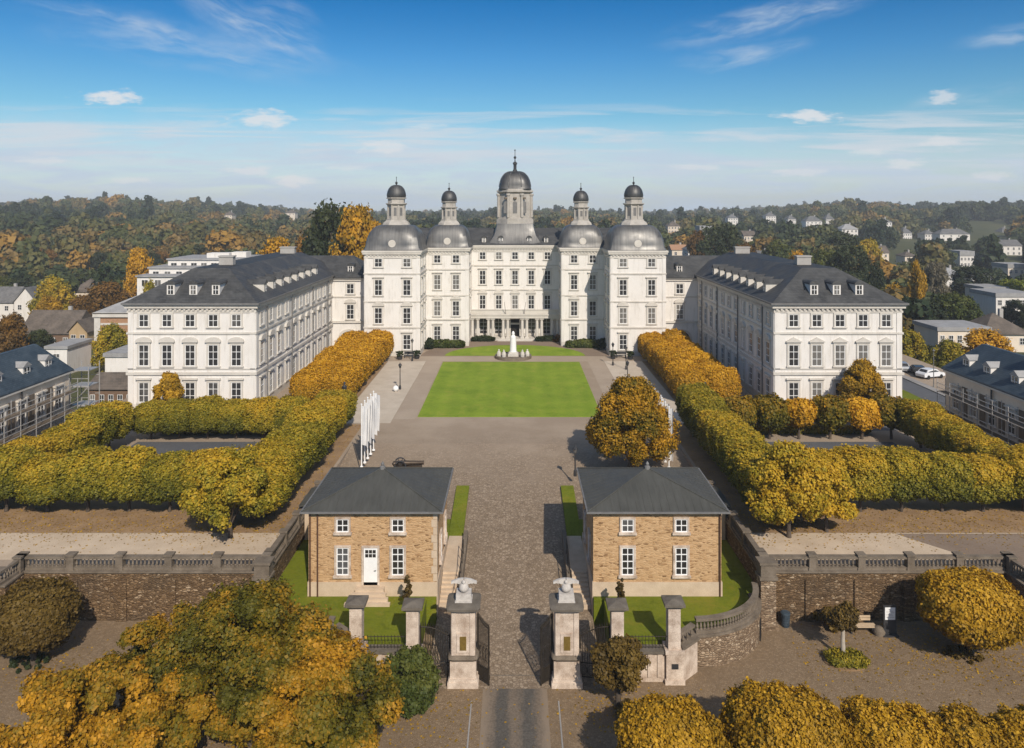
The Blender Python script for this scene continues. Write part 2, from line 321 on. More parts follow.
foliage('leaf_darkgreen', [(0.0, (0.014, 0.024, 0.010)), (0.5, (0.030, 0.042, 0.015)), (1.0, (0.058, 0.068, 0.02))], 0.4)
foliage('leaf_rust', [(0.0, (0.07, 0.042, 0.012)), (0.5, (0.16, 0.085, 0.018)), (1.0, (0.28, 0.14, 0.022))], 0.4)
foliage('leaf_brown', [(0.0, (0.05, 0.035, 0.010)), (0.5, (0.115, 0.072, 0.014)), (1.0, (0.19, 0.12, 0.02))], 0.3)
foliage('leaf_pale', [(0.0, (0.10, 0.085, 0.05)), (0.5, (0.17, 0.145, 0.09)), (1.0, (0.25, 0.21, 0.14))], 0.3)
foliage('leaf_lime', [(0.0, (0.08, 0.11, 0.008)), (0.5, (0.16, 0.19, 0.012)), (1.0, (0.26, 0.25, 0.018))], 0.3)
def forest_mat(name, stops):
    m = foliage(name, stops, 0.0, 0.15); g = NT(m.node_tree)
    a = g.new('ShaderNodeAttribute', attribute_name='species', attribute_type='INSTANCER')
    for n in m.node_tree.nodes:
        if n.type == 'OBJECT_INFO': continue
        if n.type == 'MATH' and n.operation == 'ADD': g.l.new(a.outputs['Fac'], n.inputs[1])
forest_mat('leaf_forest', [(0.0, (0.020, 0.034, 0.013)), (0.25, (0.046, 0.061, 0.020)), (0.45, (0.079, 0.090, 0.026)), (0.62, (0.125, 0.110, 0.033)), (0.8, (0.186, 0.120, 0.035)), (1.0, (0.307, 0.171, 0.029))])

# ------------------------------------------------------------------ mesh helpers
class MB:
    def __init__(s): s.v = []; s.f = []; s.m = []; s.mi = 0
    def add(s, vs, fs):
        o = len(s.v); s.v += [tuple(p) for p in vs]; s.f += [tuple(i + o for i in f) for f in fs]; s.m += [s.mi] * len(fs)
        return s
    def box(s, x0, x1, y0, y1, z0, z1):
        if x0 > x1: x0, x1 = x1, x0
        if y0 > y1: y0, y1 = y1, y0
        return s.add([(x0, y0, z0), (x1, y0, z0), (x1, y1, z0), (x0, y1, z0), (x0, y0, z1), (x1, y0, z1), (x1, y1, z1), (x0, y1, z1)],
                     [(0, 3, 2, 1), (4, 5, 6, 7), (0, 1, 5, 4), (1, 2, 6, 5), (2, 3, 7, 6), (3, 0, 4, 7)])
    def prism(s, poly, z0, z1):
        """plan polygon raised from z0 to z1 (either may be a function of x, y)"""
        a = sum(poly[i][0] * poly[(i + 1) % len(poly)][1] - poly[(i + 1) % len(poly)][0] * poly[i][1] for i in range(len(poly)))
        if a < 0: poly = poly[::-1]
        n = len(poly); zf = lambda z, p: z(*p) if callable(z) else z
        vs = [(p[0], p[1], zf(z0, p)) for p in poly] + [(p[0], p[1], zf(z1, p)) for p in poly]
        return s.add(vs, [tuple(range(n))[::-1], tuple(range(n, 2 * n))] + [(i, (i + 1) % n, n + (i + 1) % n, n + i) for i in range(n)])
    def profile(s, poly, y0, y1):
        """polygon in x, z pushed along y"""
        a = sum(poly[i][0] * poly[(i + 1) % len(poly)][1] - poly[(i + 1) % len(poly)][0] * poly[i][1] for i in range(len(poly)))
        if a < 0: poly = poly[::-1]
        n = len(poly); vs = [(p[0], y0, p[1]) for p in poly] + [(p[0], y1, p[1]) for p in poly]
        return s.add(vs, [tuple(range(n)), tuple(range(n, 2 * n))[::-1]] + [((i + 1) % n, i, n + i, n + (i + 1) % n) for i in range(n)])
    def tube(s, pts, rads, n=8):
        pts = [Vector(p) for p in pts]; vs = []; fs = []
        for i, p in enumerate(pts):
            d = (pts[min(i + 1, len(pts) - 1)] - pts[max(i - 1, 0)]).normalized()
            a = d.orthogonal().normalized() if abs(d.z) < 0.95 else Vector((1, 0, 0)); b = d.cross(a).normalized(); a = b.cross(d)
            r = rads[i] if isinstance(rads, (list, tuple)) else rads
            vs += [tuple(p + (a * math.cos(2 * PI * k / n) + b * math.sin(2 * PI * k / n)) * r) for k in range(n)]
        for i in range(len(pts) - 1):
            fs += [(i * n + k, i * n + (k + 1) % n, (i + 1) * n + (k + 1) % n, (i + 1) * n + k) for k in range(n)]
        fs += [tuple(range(n))[::-1], tuple(range((len(pts) - 1) * n, len(pts) * n))]
        return s.add(vs, fs)
    def lathe(s, cx, cy, prof, n=16, sq=None, rot=0.0):
        """(r, z) profile turned round a vertical axis; sq(t) = exponent of the superellipse plan at each step"""
        vs = []; fs = []
        for i, (r, z) in enumerate(prof):
            e = sq[i] if sq else 2.0
            for k in range(n):
                t = 2 * PI * k / n + rot; c, q = math.cos(t), math.sin(t)
                den = (abs(c) ** e + abs(q) ** e) ** (1 / e)
                vs.append((cx + r * c / den, cy + r * q / den, z))
        for i in range(len(prof) - 1):
            fs += [(i * n + k, i * n + (k + 1) % n, (i + 1) * n + (k + 1) % n, (i + 1) * n + k) for k in range(n)]
        fs += [tuple(range(n))[::-1], tuple(range((len(prof) - 1) * n, len(prof) * n))]
        return s.add(vs, fs)
    def hip(s, x0, x1, y0, y1, z0, z1, ix0, ix1, iy0, iy1, th=0.18):
        """roof with a smaller flat or ridge at the top"""
        vs = [(x0, y0, z0 - th), (x1, y0, z0 - th), (x1, y1, z0 - th), (x0, y1, z0 - th), (x0, y0, z0), (x1, y0, z0), (x1, y1, z0), (x0, y1, z0),
              (ix0, iy0, z1), (ix1, iy0, z1), (ix1, iy1, z1), (ix0, iy1, z1)]
        return s.add(vs, [(0, 3, 2, 1), (0, 1, 5, 4), (1, 2, 6, 5), (2, 3, 7, 6), (3, 0, 4, 7), (4, 5, 9, 8), (5, 6, 10, 9), (6, 7, 11, 10), (7, 4, 8, 11), (8, 9, 10, 11)])
    def mesh(s, name, mats, origin=(0, 0, 0), smooth=None):
        me = bpy.data.meshes.new(name)
        ox, oy, oz = origin
        me.from_pydata([(x - ox, y - oy, z - oz) for x, y, z in s.v], [], s.f)
        for k in (mats if isinstance(mats, (list, tuple)) else [mats]): me.materials.append(MATS[k])
        if any(s.m): me.polygons.foreach_set('material_index', s.m)
        if smooth is not None: me.polygons.foreach_set('use_smooth', [True] * len(me.polygons)); me.set_sharp_from_angle(angle=R(smooth))
        me.update()
        return me
def link(name, me, parent=None, loc=(0, 0, 0), rz=0.0):
    o = bpy.data.objects.new(name, me); COL.objects.link(o)
    o.location = loc; o.rotation_euler = (0, 0, rz)
    if parent: o.parent = parent
    return o
def tag(o, label, cat, group=None):
    o['label'] = label; o['category'] = cat
    if group: o['group'] = group
    return o
def thing(name, label, cat, loc=(0, 0, 0), rz=0.0, group=None):
    o = bpy.data.objects.new(name, None); COL.objects.link(o); o.location = loc; o.rotation_euler = (0, 0, rz); o.empty_display_size = 0.3
    return tag(o, label, cat, group)
def part(name, mb, mats, parent, smooth=None, world=True):
    """mesh child; with world=True the coordinates were written in scene space and the parent is unrotated"""
    org = (0, 0, 0)
    if world and parent is not None:
        p = parent
        org = [0, 0, 0]
        while p is not None:
            org = [org[i] + p.location[i] for i in range(3)]; p = p.parent
    return link(name, mb.mesh(name, mats, org, smooth), parent)
def struct(name, mb, mats, kind='structure'):
    o = link(name, mb.mesh(name, mats)); o['kind'] = kind
    return o
def copy_tree(src, loc, rz=0.0, label=None, scale=None, group=None):
    r = src.copy(); COL.objects.link(r); r.location = loc; r.rotation_euler = (0, 0, rz)
    if scale: r.scale = scale
    if label: r['label'] = label
    if group: r['group'] = group
    for ch in list(src.children):
        c = ch.copy(); COL.objects.link(c); c.parent = r
        for g in list(ch.children):
            d = g.copy(); COL.objects.link(d); d.parent = c
    return r
ORD = ['first', 'second', 'third', 'fourth', 'fifth', 'sixth', 'seventh', 'eighth', 'ninth', 'tenth', 'eleventh', 'twelfth', 'thirteenth', 'fourteenth', 'fifteenth',
       'sixteenth', 'seventeenth', 'eighteenth', 'nineteenth', 'twentieth', 'twenty-first', 'twenty-second', 'twenty-third', 'twenty-fourth', 'twenty-fifth', 'twenty-sixth', 'twenty-seventh', 'twenty-eighth', 'twenty-ninth', 'thirtieth']
def sstep(x, a, b):
    t = min(1, max(0, (x - a) / (b - a))); return t * t * (3 - 2 * t)
def at(px, Y): return (px - XC) * Y / F            # bearing in the photograph -> x at a chosen distance
def zat(py, Y): return CAMH - (py - YH) * Y / F

# ------------------------------------------------------------------ terrain
def T(x, y):
    """height of the land: flat street level by the palace, a valley beyond, wooded hills on the skyline"""
    ax = abs(x)
    near = -3.9
    side = -2.2 * sstep(ax, 50, 60) * sstep(y, 56, 75)
    d = math.hypot(x, max(y, 0))
    z = near + side
    val = sstep(d, 140, 240)
    z = z * (1 - val) + val * (-9.0 + 1.5 * math.sin(x * 0.011 + 1) + 1.2 * math.sin(y * 0.017))
    u = x / max(y, 30.0)
    amp = 6.0 + 16.0 * sstep(-u, 0.18, 0.52) + 10.0 * sstep(u, 0.20, 0.38) + 5.0 * math.exp(-((u - .41) / .07) ** 2) + 2.5 * math.exp(-((u - .60) / .05) ** 2) + 2.0 * math.exp(-((u + .60) / .09) ** 2) + 1.5 * math.sin(u * 13 + 0.7) + 1.2 * math.sin(u * 31)
    z += amp * sstep(d, 260, 1150)
    z += 2.2 * math.sin(x * 0.012 + y * 0.004) * math.sin(y * 0.009 - x * 0.003) * sstep(d, 300, 700)
    z -= 60 * sstep(d, 2200, 5200)
    return z
def build_terrain():
    xs = sorted(set([round(s * v, 2) for s in (-1, 1) for v in list(np.linspace(0, 64, 17)) + list(np.geomspace(68, 6000, 48))]))
    ys = [-400, -200, -80, -30] + list(np.linspace(0, 160, 41)) + list(np.geomspace(166, 7500, 60))
    mb = MB(); nx = len(xs)
    mb.v = [(x, y, T(x, y)) for y in ys for x in xs]
    mb.f = [(j * nx + i, j * nx + i + 1, (j + 1) * nx + i + 1, (j + 1) * nx + i) for j in range(len(ys) - 1) for i in range(nx - 1)]
    mb.m = [0] * len(mb.f)
    o = struct('terrain', mb, 'meadow'); o.data.polygons.foreach_set('use_smooth', [True] * len(o.data.polygons))
build_terrain()

ZS, ZL = -3.3, -1.5                                  # street level, level of the gatehouse lawns
def rz(y):
    if y < 45: return ZS
    if y > 79: return 0.0
    t = (y - 45) / 34.0
    return ZS + 3.3 * (t * 0.75 + 0.25 * t * t * (3 - 2 * t))
def sheet(name, poly, z, mat, th=None, skirt=0.0):
    mb = MB(); mb.prism(poly, z - (skirt or 0.003), z); return struct(name, mb, mat)
def rect(x0, x1, y0, y1): return [(x0, y0), (x1, y0), (x1, y1), (x0, y1)]
TX = 50.0                                             # outer edge of the palace terraces
# street level
sheet('plaza', rect(-75, 75, 5, 66), ZS, 'plaza_setts', skirt=0.5)
# palace plateau: side terraces and the court between them
for s, nm in ((-1, 'left'), (1, 'right')):
    sheet('terrace_' + nm, [(s * 16.9, 51.8), (s * 33.4, 51.8), (s * 33.4, 49.9), (s * TX, 49.9), (s * TX, 165), (s * 16.9, 165)], 0.0, 'forecourt_gravel', skirt=4.5)
def drive_strip(name, x0, x1, ya, yb, mat, dz=0.0, skirt=0.3, n=24):
    mb = MB(); ys = np.linspace(ya, yb, n)
    for a, b in zip(ys[:-1], ys[1:]):
        mb.add([(x0, a, rz(a) + dz), (x1, a, rz(a) + dz), (x1, b, rz(b) + dz), (x0, b, rz(b) + dz)], [(0, 1, 2, 3)])
    return struct(name, mb, mat)
drive_strip('forecourt', -16.9, 16.9, 63.5, 165, 'drive_cobbles', n=60)
drive_strip('driveway', -5.2, 5.2, 44.0, 63.5, 'drive_cobbles', 0.004)
sheet('asphalt_lane', rect(-1.85, 1.85, 5, 44.0), ZS + 0.008, 'asphalt_lane')
for s in (-1, 1):
    sheet('kerb_line', rect(s * 2.42, s * 2.50, 5, 42.9), ZS + 0.02, 'pavement')
sheet('gate_sill', rect(-2.1, 2.1, 45.2, 45.34), ZS + 0.03, 'dark_stone')
# terrace surfacing
for s, nm in ((-1, 'left'), (1, 'right')):
    sheet('earth_' + nm, rect(s * 17.2, s * 49.5, 57.4, 66), 0.005, 'earth_leaves')
    sheet('gravel_walk_' + nm, rect(s * 17.4, s * 49.5, 53.0, 57.3), 0.009, 'gravel_light')
    sheet('earth_inner_' + nm, rect(s * 17.2, s * 23.5, 66.02, 86), 0.006, 'earth_leaves')
    sheet('garden_gravel_' + nm, rect(s * 23.52, s * 49.5, 66.02, 75.5), 0.007, 'earth_leaves')
    sheet('garden_paving_' + nm, rect(s * 23.54, s * 39.5, 75.52, 79.6), 0.009, 'far_asphalt')
    sheet('garden_road_' + nm, rect(s * 21, s * 49.5, 83.6, 88.2), 0.010, 'far_asphalt')
    sheet('promenade_' + nm, rect(s * 14.2, s * 20.2, 86.5, 125), 0.010, 'gravel_pale')
    sheet('hedge_bed_' + nm, rect(s * 20.3, s * 28.6, 93, 129), 0.008, 'earth_leaves')
sheet('dark_terrace_patch', [(33.2, 52.2), (49.4, 52.2), (49.4, 57.2), (28.6, 57.2), (32.8, 52.2)], 0.014, 'semicircle_drive')  # darker brown patch over the outer part of the right terrace
# lawns and drives of the court
sheet('front_lawn', rect(-11.4, 10.2, 89.0, 120.5), 0.06, 'lawn_grass', skirt=0.2)
sheet('cross_walk', rect(-24, 24, 121.2, 125.2), 0.012, 'path_gravel')
for s in (-1, 1): sheet('lawn_walk', rect(s * 11.6, s * 14.1, 88, 121.1), 0.014, 'path_gravel')
sheet('semicircle_drive', [(-15.6, 125.3)] + [(15.6 * math.cos(a), 125.3 + 16.8 * math.sin(a)) for a in np.linspace(PI, 0, 25)], 0.012, 'semicircle_drive')
sheet('rear_lawn', [(11.6 * math.cos(a), 125.6 + 9.6 * math.sin(a)) for a in np.linspace(PI, 0, 25)], 0.06, 'lawn_grass', skirt=0.2)
# gatehouse lawns (raised behind the curved walls)
def arc(s, n=14, a0=-90, a1=0, cx=10.8, cy=51.0, rx=5.45, ry=5.0):
    return [(s * (cx + rx * math.cos(R(a))), cy + ry * math.sin(R(a))) for a in np.linspace(a0, a1, n)]
for s, nm in ((-1, 'left'), (1, 'right')):
    sheet('garden_lawn_' + nm, [(s * 5.9, 45.2)] + arc(s, 20, rx=5.15, ry=4.72) + [(s * 15.95, 51.2), (s * 16.58, 51.2), (s * 16.58, 64), (s * 5.25, 64), (s * 5.25, 50.6), (s * 5.9, 50.6)], ZL, 'garden_grass', skirt=2.2)
    sheet('side_strip_' + nm, rect(s * 4.0, s * 5.22, 54.7, 60.2), ZL + 0.05, 'pale_plinth', skirt=2.0)
    mb = MB(); mb.prism(rect(s * 4.15, s * 5.3, 60.4, 69.0), -2.4, lambda x, y: rz(y) + .22); struct('verge_' + nm, mb, 'garden_grass')
# road and verge on the right, beyond the garden
sheet('side_road', rect(56.02, 60.2, 90, 160), -2.0, 'far_asphalt', skirt=6)
sheet('side_pavement', rect(60.22, 61.4, 90, 160), -1.87, 'pavement', skirt=6)
sheet('parking_strip', rect(61.42, 70, 90, 150), -1.95, 'forecourt_gravel', skirt=6)
sheet('side_verge', rect(46.9, 56.0, 92.6, 122), -1.75, 'garden_grass', skirt=6)

# ------------------------------------------------------------------ windows
_wcache = {}
def window_meshes(w, h, hood, cols, rows, sw, mats):
    key = (w, h, hood, cols, rows, sw, mats)
    if key in _wcache: return _wcache[key]
    a = MB(); d = 0.13; hw, hh = w / 2, h / 2
    if sw:
        a.box(-hw - sw, -hw, -d, 0, -hh, hh + sw); a.box(hw, hw + sw, -d, 0, -hh, hh + sw); a.box(-hw, hw, -d, 0, hh, hh + sw)
        a.box(-hw - sw - 0.08, hw + sw + 0.08, -d - 0.08, 0, -hh - 0.16, -hh)
        t = hh + sw
        if hood == 'flat':
            a.box(-hw - sw - .12, hw + sw + .12, -.30, 0, t + .12, t + .30)
        elif hood == 'tri':
            a.box(-hw - sw - .14, hw + sw + .14, -.30, 0, t + .12, t + .24)
            a.profile([(-hw - sw - .14, t + .24), (hw + sw + .14, t + .24), (0, t + .72)], -.30, 0)
        elif hood == 'seg':
            a.box(-hw - sw - .14, hw + sw + .14, -.30, 0, t + .12, t + .24)
            L = hw + sw + .14
            a.profile([(-L, t + .24), (L, t + .24)] + [(L * math.cos(q), t + .24 + .5 * math.sin(q)) for q in np.linspace(0, PI, 9)[1:-1]], -.30, 0)
        elif hood == 'arch':
            L = hw + sw
            out = [(L * math.cos(q), t - sw + .02 + L * .75 * math.sin(q)) for q in np.linspace(0, PI, 11)]
            a.profile([(L, t - sw + .02)] + out[1:-1] + [(-L, t - sw + .02)], -.20, 0)
    f = MB(); b = 0.07 if w > .8 else .05
    f.box(-hw, -hw + b, -.085, -.03, -hh, hh); f.box(hw - b, hw, -.085, -.03, -hh, hh); f.box(-hw + b, hw - b, -.085, -.03, hh - b, hh); f.box(-hw + b, hw - b, -.085, -.03, -hh, -hh + b)
    bt = b * 0.8
    for i in range(1, cols):
        x = -hw + w * i / cols; f.box(x - bt / 2, x + bt / 2, -.08, -.035, -hh + b, hh - b)
    for j in range(1, rows):
        z = -hh + h * j / rows
        for i in range(cols):
            f.box(-hw + w * i / cols + bt / 2, -hw + w * (i + 1) / cols - bt / 2, -.078, -.036, z - bt / 2, z + bt / 2)
    p = MB(); p.box(-hw, hw, -.045, -.012, -hh, hh)
    r = _wcache[key] = (a.mesh('window', mats[0]) if sw else None, f.mesh('frame', mats[1]), p.mesh('pane', mats[2]))
    return r
def put_window(parent, x, y, z, rot=0.0, w=1.25, h=2.5, hood=None, cols=2, rows=3, sw=0.2, mats=('stone_trim', 'white_paint', 'window_glass'), name='window'):
    """window on a wall; position in scene space, parent is unrotated"""
    a, f, p = window_meshes(w, h, hood, cols, rows, sw, mats)
    L = parent.location
    if a is None:
        o = link(name, f, parent, (x - L[0], y - L[1], z - L[2]), rot); link('pane', p, o); return o
    o = link(name, a, parent, (x - L[0], y - L[1], z - L[2]), rot)
    link('frame', f, o); link('pane', p, o)
    return o
FR, FPX, FNX = 0.0, R(90), R(-90)            # wall looks at the viewer, to +x, to -x

def band(mb, x0, x1, y0, y1, z0, z1, o):
    """a moulding round a rectangular block, standing o proud"""
    mb.box(x0 - o, x1 + o, y0 - o, y0, z0, z1); mb.box(x0 - o, x1 + o, y1, y1 + o, z0, z1)
    mb.box(x0 - o, x0, y0, y1, z0, z1); mb.box(x1, x1 + o, y0, y1, z0, z1)
def dentils_front(mb, x0, x1, y, z0, z1, step=0.55, w=0.26, d=0.22):
    n = int((x1 - x0) / step)
    for i in range(n):
        x = x0 + (i + .5) * (x1 - x0) / n; mb.box(x - w / 2, x + w / 2, y - d, y, z0, z1)
def dentils_side(mb, y0, y1, x, s, z0, z1, step=0.55, w=0.26, d=0.22):
    n = int((y1 - y0) / step)
    for i in range(n):
        y = y0 + (i + .5) * (y1 - y0) / n; mb.box(x, x + s * d, y - w / 2, y + w / 2, z0, z1)
FLOORS = [(2.3, 1.25, 2.45, 'flat', 3), (6.65, 1.25, 2.6, 'seg', 3), (11.3, 1.25, 2.6, 'flat', 3), (15.4, 1.25, 1.4, None, 2)]
def dormer(parent, x, y, z, rot, w=1.0, h=1.25, dep=2.2, arched=True, roofmat='roof_slate', wallmat='white_stucco'):
    L = parent.location
    b = MB(); b.box(-w / 2, w / 2, 0, dep, -h / 2, h / 2)
    o = link('dormer', b.mesh('dormer', wallmat), parent, (x - L[0], y - L[1], z - L[2]), rot)
    r = MB(); k = w / 2 + .14
    if arched: r.profile([(-k, h / 2)] + [(k * math.cos(q), h / 2 + k * .75 * math.sin(q)) for q in np.linspace(PI, 0, 9)[1:-1]] + [(k, h / 2)], -.1, dep + .2)
    else: r.profile([(-k, h / 2), (0, h / 2 + .55), (k, h / 2)], -.12, dep + .4)
    link('dormer_roof', r.mesh('dormer_roof', roofmat), o)
    _, f, p = window_meshes(w * .62, h * .8, None, 2, 2, 0, ('stone_trim', 'white_paint', 'window_glass'))
    q = MB(); q.box(-w * .31, w * .31, -.03, -.004, -h * .4, h * .4)
    link('pane', q.mesh('pane', 'window_glass'), o)
    q = MB(); q.box(-.03, .03, -.06, -.031, -h * .4, h * .4); q.box(-w * .31, -.031, -.06, -.031, -.03, .03); q.box(.031, w * .31, -.06, -.031, -.03, .03)
    link('frame', q.mesh('frame', 'white_paint'), o)

# ------------------------------------------------------------------ palace: main building
def build_palace():
    P = thing('palace', 'white five-towered baroque main palace with grey domes at the head of the court', 'palace', (0, 140, 0))
    X1, X2, X3 = 8.25, 15.75, 24.85
    YO, YI, YM = 125.5, 134.5, 143.6
    E = 17.4
    w = MB()
    w.box(-X3, X3, YM, 157, -.3, E)
    for s in (-1, 1):
        w.box(s * X2, s * X3, YO, YM - .002, -.3, E)
        w.box(s * X1, s * (X2 - .002), YI, YM - .003, -.3, E)
        w.box(s * (X3 + .002), s * 42, 130.2, 142, -.3, 12.6)
    part('wall', w, 'white_stucco', P)
    # plinth, string courses, cornice, corner strips
    c = MB(); sc_ = MB(); pl = MB()
    blocks = [(-X1, X1, YM, 150), (-X3, -X2, YO, YM), (X2, X3, YO, YM), (-X2, -X1, YI, YM), (X1, X2, YI, YM)]
    for (a, b, y0, y1) in blocks:
        c = MB()
        for z, o, t in ((4.55, .16, .28), (8.85, .14, .22), (13.45, .14, .24)):
            sc_.box(a - (o if abs(a) != X1 else -.02), b + (o if abs(b) != X1 else -.02), y0 - o, y0, z, z + t)
        c.box(a, b, y0 - .42, y0, E - .32, E); c.box(a, b, y0 - .32, y0, E - .62, E - .33); c.box(a, b, y0 - .12, y0, E - 1.25, E - .95)
        dentils_front(c, a + .2, b - .2, y0, E - .94, E - .63)
        part('cornice', c, 'stone_trim', P)
        pl.box(a + .01, b - .01, y0 - .10, y0, -.3, .75)
        for x in (a + .28, b - .28): part('corner_strip', MB().box(x - .26, x + .26, y0 - .085, y0, .76, E - 1.26), 'white_stucco', P)
    for s in (-1, 1):
        c = MB()
        for (x, y0, y1, d) in ((s * X2, YO, YI, -s), (s * X3, YO, 130.2, s), (s * X1, YI, YM, -s)):
            for z, o, t in ((4.55, .16, .28), (8.85, .14, .22), (13.45, .14, .24)): sc_.box(x, x + d * o, y0, y1, z, z + t)
            c.box(x, x + d * .42, y0 - .42, y1 - .6, E - .322, E - .002); c.box(x, x + d * .32, y0 - .32, y1 - .34, E - .622, E - .332); c.box(x, x + d * .12, y0, y1 - .13, E - 1.25, E - .95)
            dentils_side(c, y0 + .2, y1 - .6, x, d, E - .94, E - .63)
            pl.box(x, x + d * .1, y0, y1, -.3, .75)
            part('corner_strip', MB().box(x, x + d * .085, y0 + .02, y0 + .54, .76, E - 1.26), 'white_stucco', P)
        # linking block
        a, b = sorted((s * (X3 + .01), s * 31.25))
        for z, o, t in ((4.75, .25, .35), (9.1, .14, .22)): sc_.box(a, b, 130.2 - o, 130.2, z, z + t)
        k = MB(); k.box(a, b, 129.75, 130.2, 12.28, 12.6); k.box(a, b, 129.95, 130.2, 11.95, 12.27); part('cornice', k, 'stone_trim', P)
        part('cornice', c, 'stone_trim', P)
    part('string_course', sc_, 'stone_trim', P); part('plinth', pl, 'stone_trim', P)
    # windows
    for x in (-6.12, -3.06, 0, 3.06, 6.12):
        for (z, ww, hh, hood, rows) in FLOORS[1:]: put_window(P, x, YM, z, FR, 1.15, hh, hood, 2, rows)
    for s in (-1, 1):
        for x in (10.45, 13.75):
            for (z, ww, hh, hood, rows) in FLOORS: put_window(P, s * x, YI, z, FR, 1.2, hh, hood, 2, rows)
        for x in (17.85, 22.55):
            for (z, ww, hh, hood, rows) in FLOORS: put_window(P, s * x, YO, z, FR, 1.25, hh, hood, 2, rows)
        for y in (128.0, 131.8):
            for (z, ww, hh, hood, rows) in FLOORS: put_window(P, s * X2, y, z, -s * FPX, 1.2, hh, hood, 2, rows)
        for y in (139.0,):
            for (z, ww, hh, hood, rows) in FLOORS[1:]: put_window(P, s * X1, y, z, -s * FPX, 1.15, hh, hood, 2, rows)
        for (z, hh, hood, rows) in ((6.65, 2.5, 'seg', 3), (10.6, 1.7, None, 2)): put_window(P, s * 28.2, 130.2, z, FR, 1.25, hh, hood, 2, rows)
        # carriage arch in the linking block
        A = MB(); pts = [(-1.9, 0), (-1.9, 2.2)] + [(1.9 * math.cos(t), 2.2 + 1.5 * math.sin(t)) for t in np.linspace(PI, 0, 11)[1:-1]] + [(1.9, 2.2), (1.9, 0)]
        A.profile(pts, -.16, 0); o = link('archway', A.mesh('archway', 'stone_trim'), P, (s * 28.4, 130.2 - 140, 0))
        B = MB(); B.profile([(x * .8, z * .9) for x, z in pts], -.20, -.17); link('dark_passage', B.mesh('dark_passage', 'dark_opening'), o)
    # roofs
    r = MB(); r.hip(-X3 - .3, X3 + .3, YM - .4, 157.5, E + .02, 20.5, -X3 + 5, X3 - 5, 150, 150.6)
    for s in (-1, 1):
        a, b = sorted((s * (X2 - .4), s * (X3 + .4))); r.hip(a, b, 134.9, 150, E + .012, 19.8, (a + b) / 2 - .3, (a + b) / 2 + .3, 137, 149)
        a, b = sorted((s * (X3 + .02), s * 42)); r.hip(a, b, 129.6, 142.4, 12.62, 15.9, a + .01, b - 4, 135.6, 136.4)
    rf = part('roof', r, 'roof_slate', P)
    for s in (-1, 1): dormer(P, s * 28.4, 131.2, 13.9, FR, .95, 1.1)
    for x in (-5.9, -2.7, 2.7, 5.9): dormer(P, x, YM + .5, 18.35, FR, .75, .85, 1.6)
    # corner towers: bell dome, lantern, small dome, finial
    def tower(cx, cy, half, zt, lr, zl, zc):
        d = MB(); prof = []; sq = []
        for i in range(13):
            t = i / 12.0; ang = t * PI / 2
            rr = half + .35 if i == 0 else lr * 1.35 + (half + .1 - lr * 1.35) * math.cos(ang) ** .72
            prof.append((rr, E + .03 + (zt - E - .03) * math.sin(ang) ** 1.05)); sq.append(9 - 6.6 * t)
        d.lathe(cx, cy, prof, 40, sq)
        o = part('dome', d, 'dome_lead', P, 35)
        m = MB(); m.lathe(cx, cy - half * .93, [(.02, zt - 3.3), (.02, zt - 3.3)], 6)
        b = MB(); b.lathe(cx, cy, [(lr * 1.75, zt - .25), (lr * 1.55, zt + .35), (lr * 1.2, zt + .75), (lr * 1.2, zt + .95)], 8, None, PI / 8)
        b.lathe(cx, cy, [(lr, zt + .95), (lr, zl)], 8, None, PI / 8)
        b.lathe(cx, cy, [(lr * 1.05, zl - .35), (lr * 1.28, zl - .1), (lr * 1.28, zl + .05), (lr * 1.02, zl + .06), (lr * 1.02, zl + .75), (lr * 1.2, zl + .85), (lr * 1.2, zl + 1.0)], 8, None, PI / 8)
        for k in range(8):
            t = k * PI / 4 + PI / 8; b.lathe(cx + lr * math.cos(t), cy + lr * math.sin(t), [(.16, zt + .97), (.16, zl - .3)], 6)
        ln = part('lantern', b, 'tower_stone', P)
        g = MB()
        for k in range(8):
            t = k * PI / 4; n = Vector((math.cos(t), math.sin(t), 0)); u = Vector((-n.y, n.x, 0)); ap = lr * math.cos(PI / 8) + .012
            c0 = Vector((cx, cy, 0)) + n * ap; a = c0 - u * lr * .17; e = c0 + u * lr * .17
            g.add([(a.x, a.y, zt + 1.5), (e.x, e.y, zt + 1.5), (e.x, e.y, zl - .7), (a.x, a.y, zl - .7)], [(0, 1, 2, 3)])
        link('lantern_opening', g.mesh('lantern_opening', 'lead_pipe', tuple(P.location)), ln)
        s2 = MB(); z0 = zl + 1.0; pr = [(lr * 1.08, z0)] + [(lr * 1.12 * math.cos(a) ** .8 + .05, z0 + .1 + (zc - z0) * math.sin(a)) for a in np.linspace(.15, PI / 2 * .97, 9)]
        s2.lathe(cx, cy, pr, 24); part('cupola', s2, 'dome_dark', P, 40)
        fn = MB(); fn.lathe(cx, cy, [(.18, zc - .1), (.10, zc + .15), (.22, zc + .38), (.22, zc + .5), (.05, zc + .65), (.04, zc + 1.3), (.09, zc + 1.35), (.09, zc + 1.45)], 8); part('finial', fn, 'dark_metal', P)
        mo = MB()
        for ds in ((0, -1),):
            y0 = cy - half - .02
            mo.profile([(cx + .62 * math.cos(t), E + 1.15 + .62 * math.sin(t)) for t in np.linspace(0, 2 * PI, 16, endpoint=False)], y0 - .12, y0 + 1.6)
        part('dome_medallion', mo, 'stone_trim', P)
    for s in (-1, 1):
        tower(s * (X2 + X3) / 2, YO + 4.6, 4.62, 21.6, 1.45, 25.2, 28.3)
        tower(s * (X1 + X2) / 2, YI + 3.9, 3.85, 21.4, 1.25, 24.6, 27.5)
    # central tower
    cy = 149.0; b = MB()
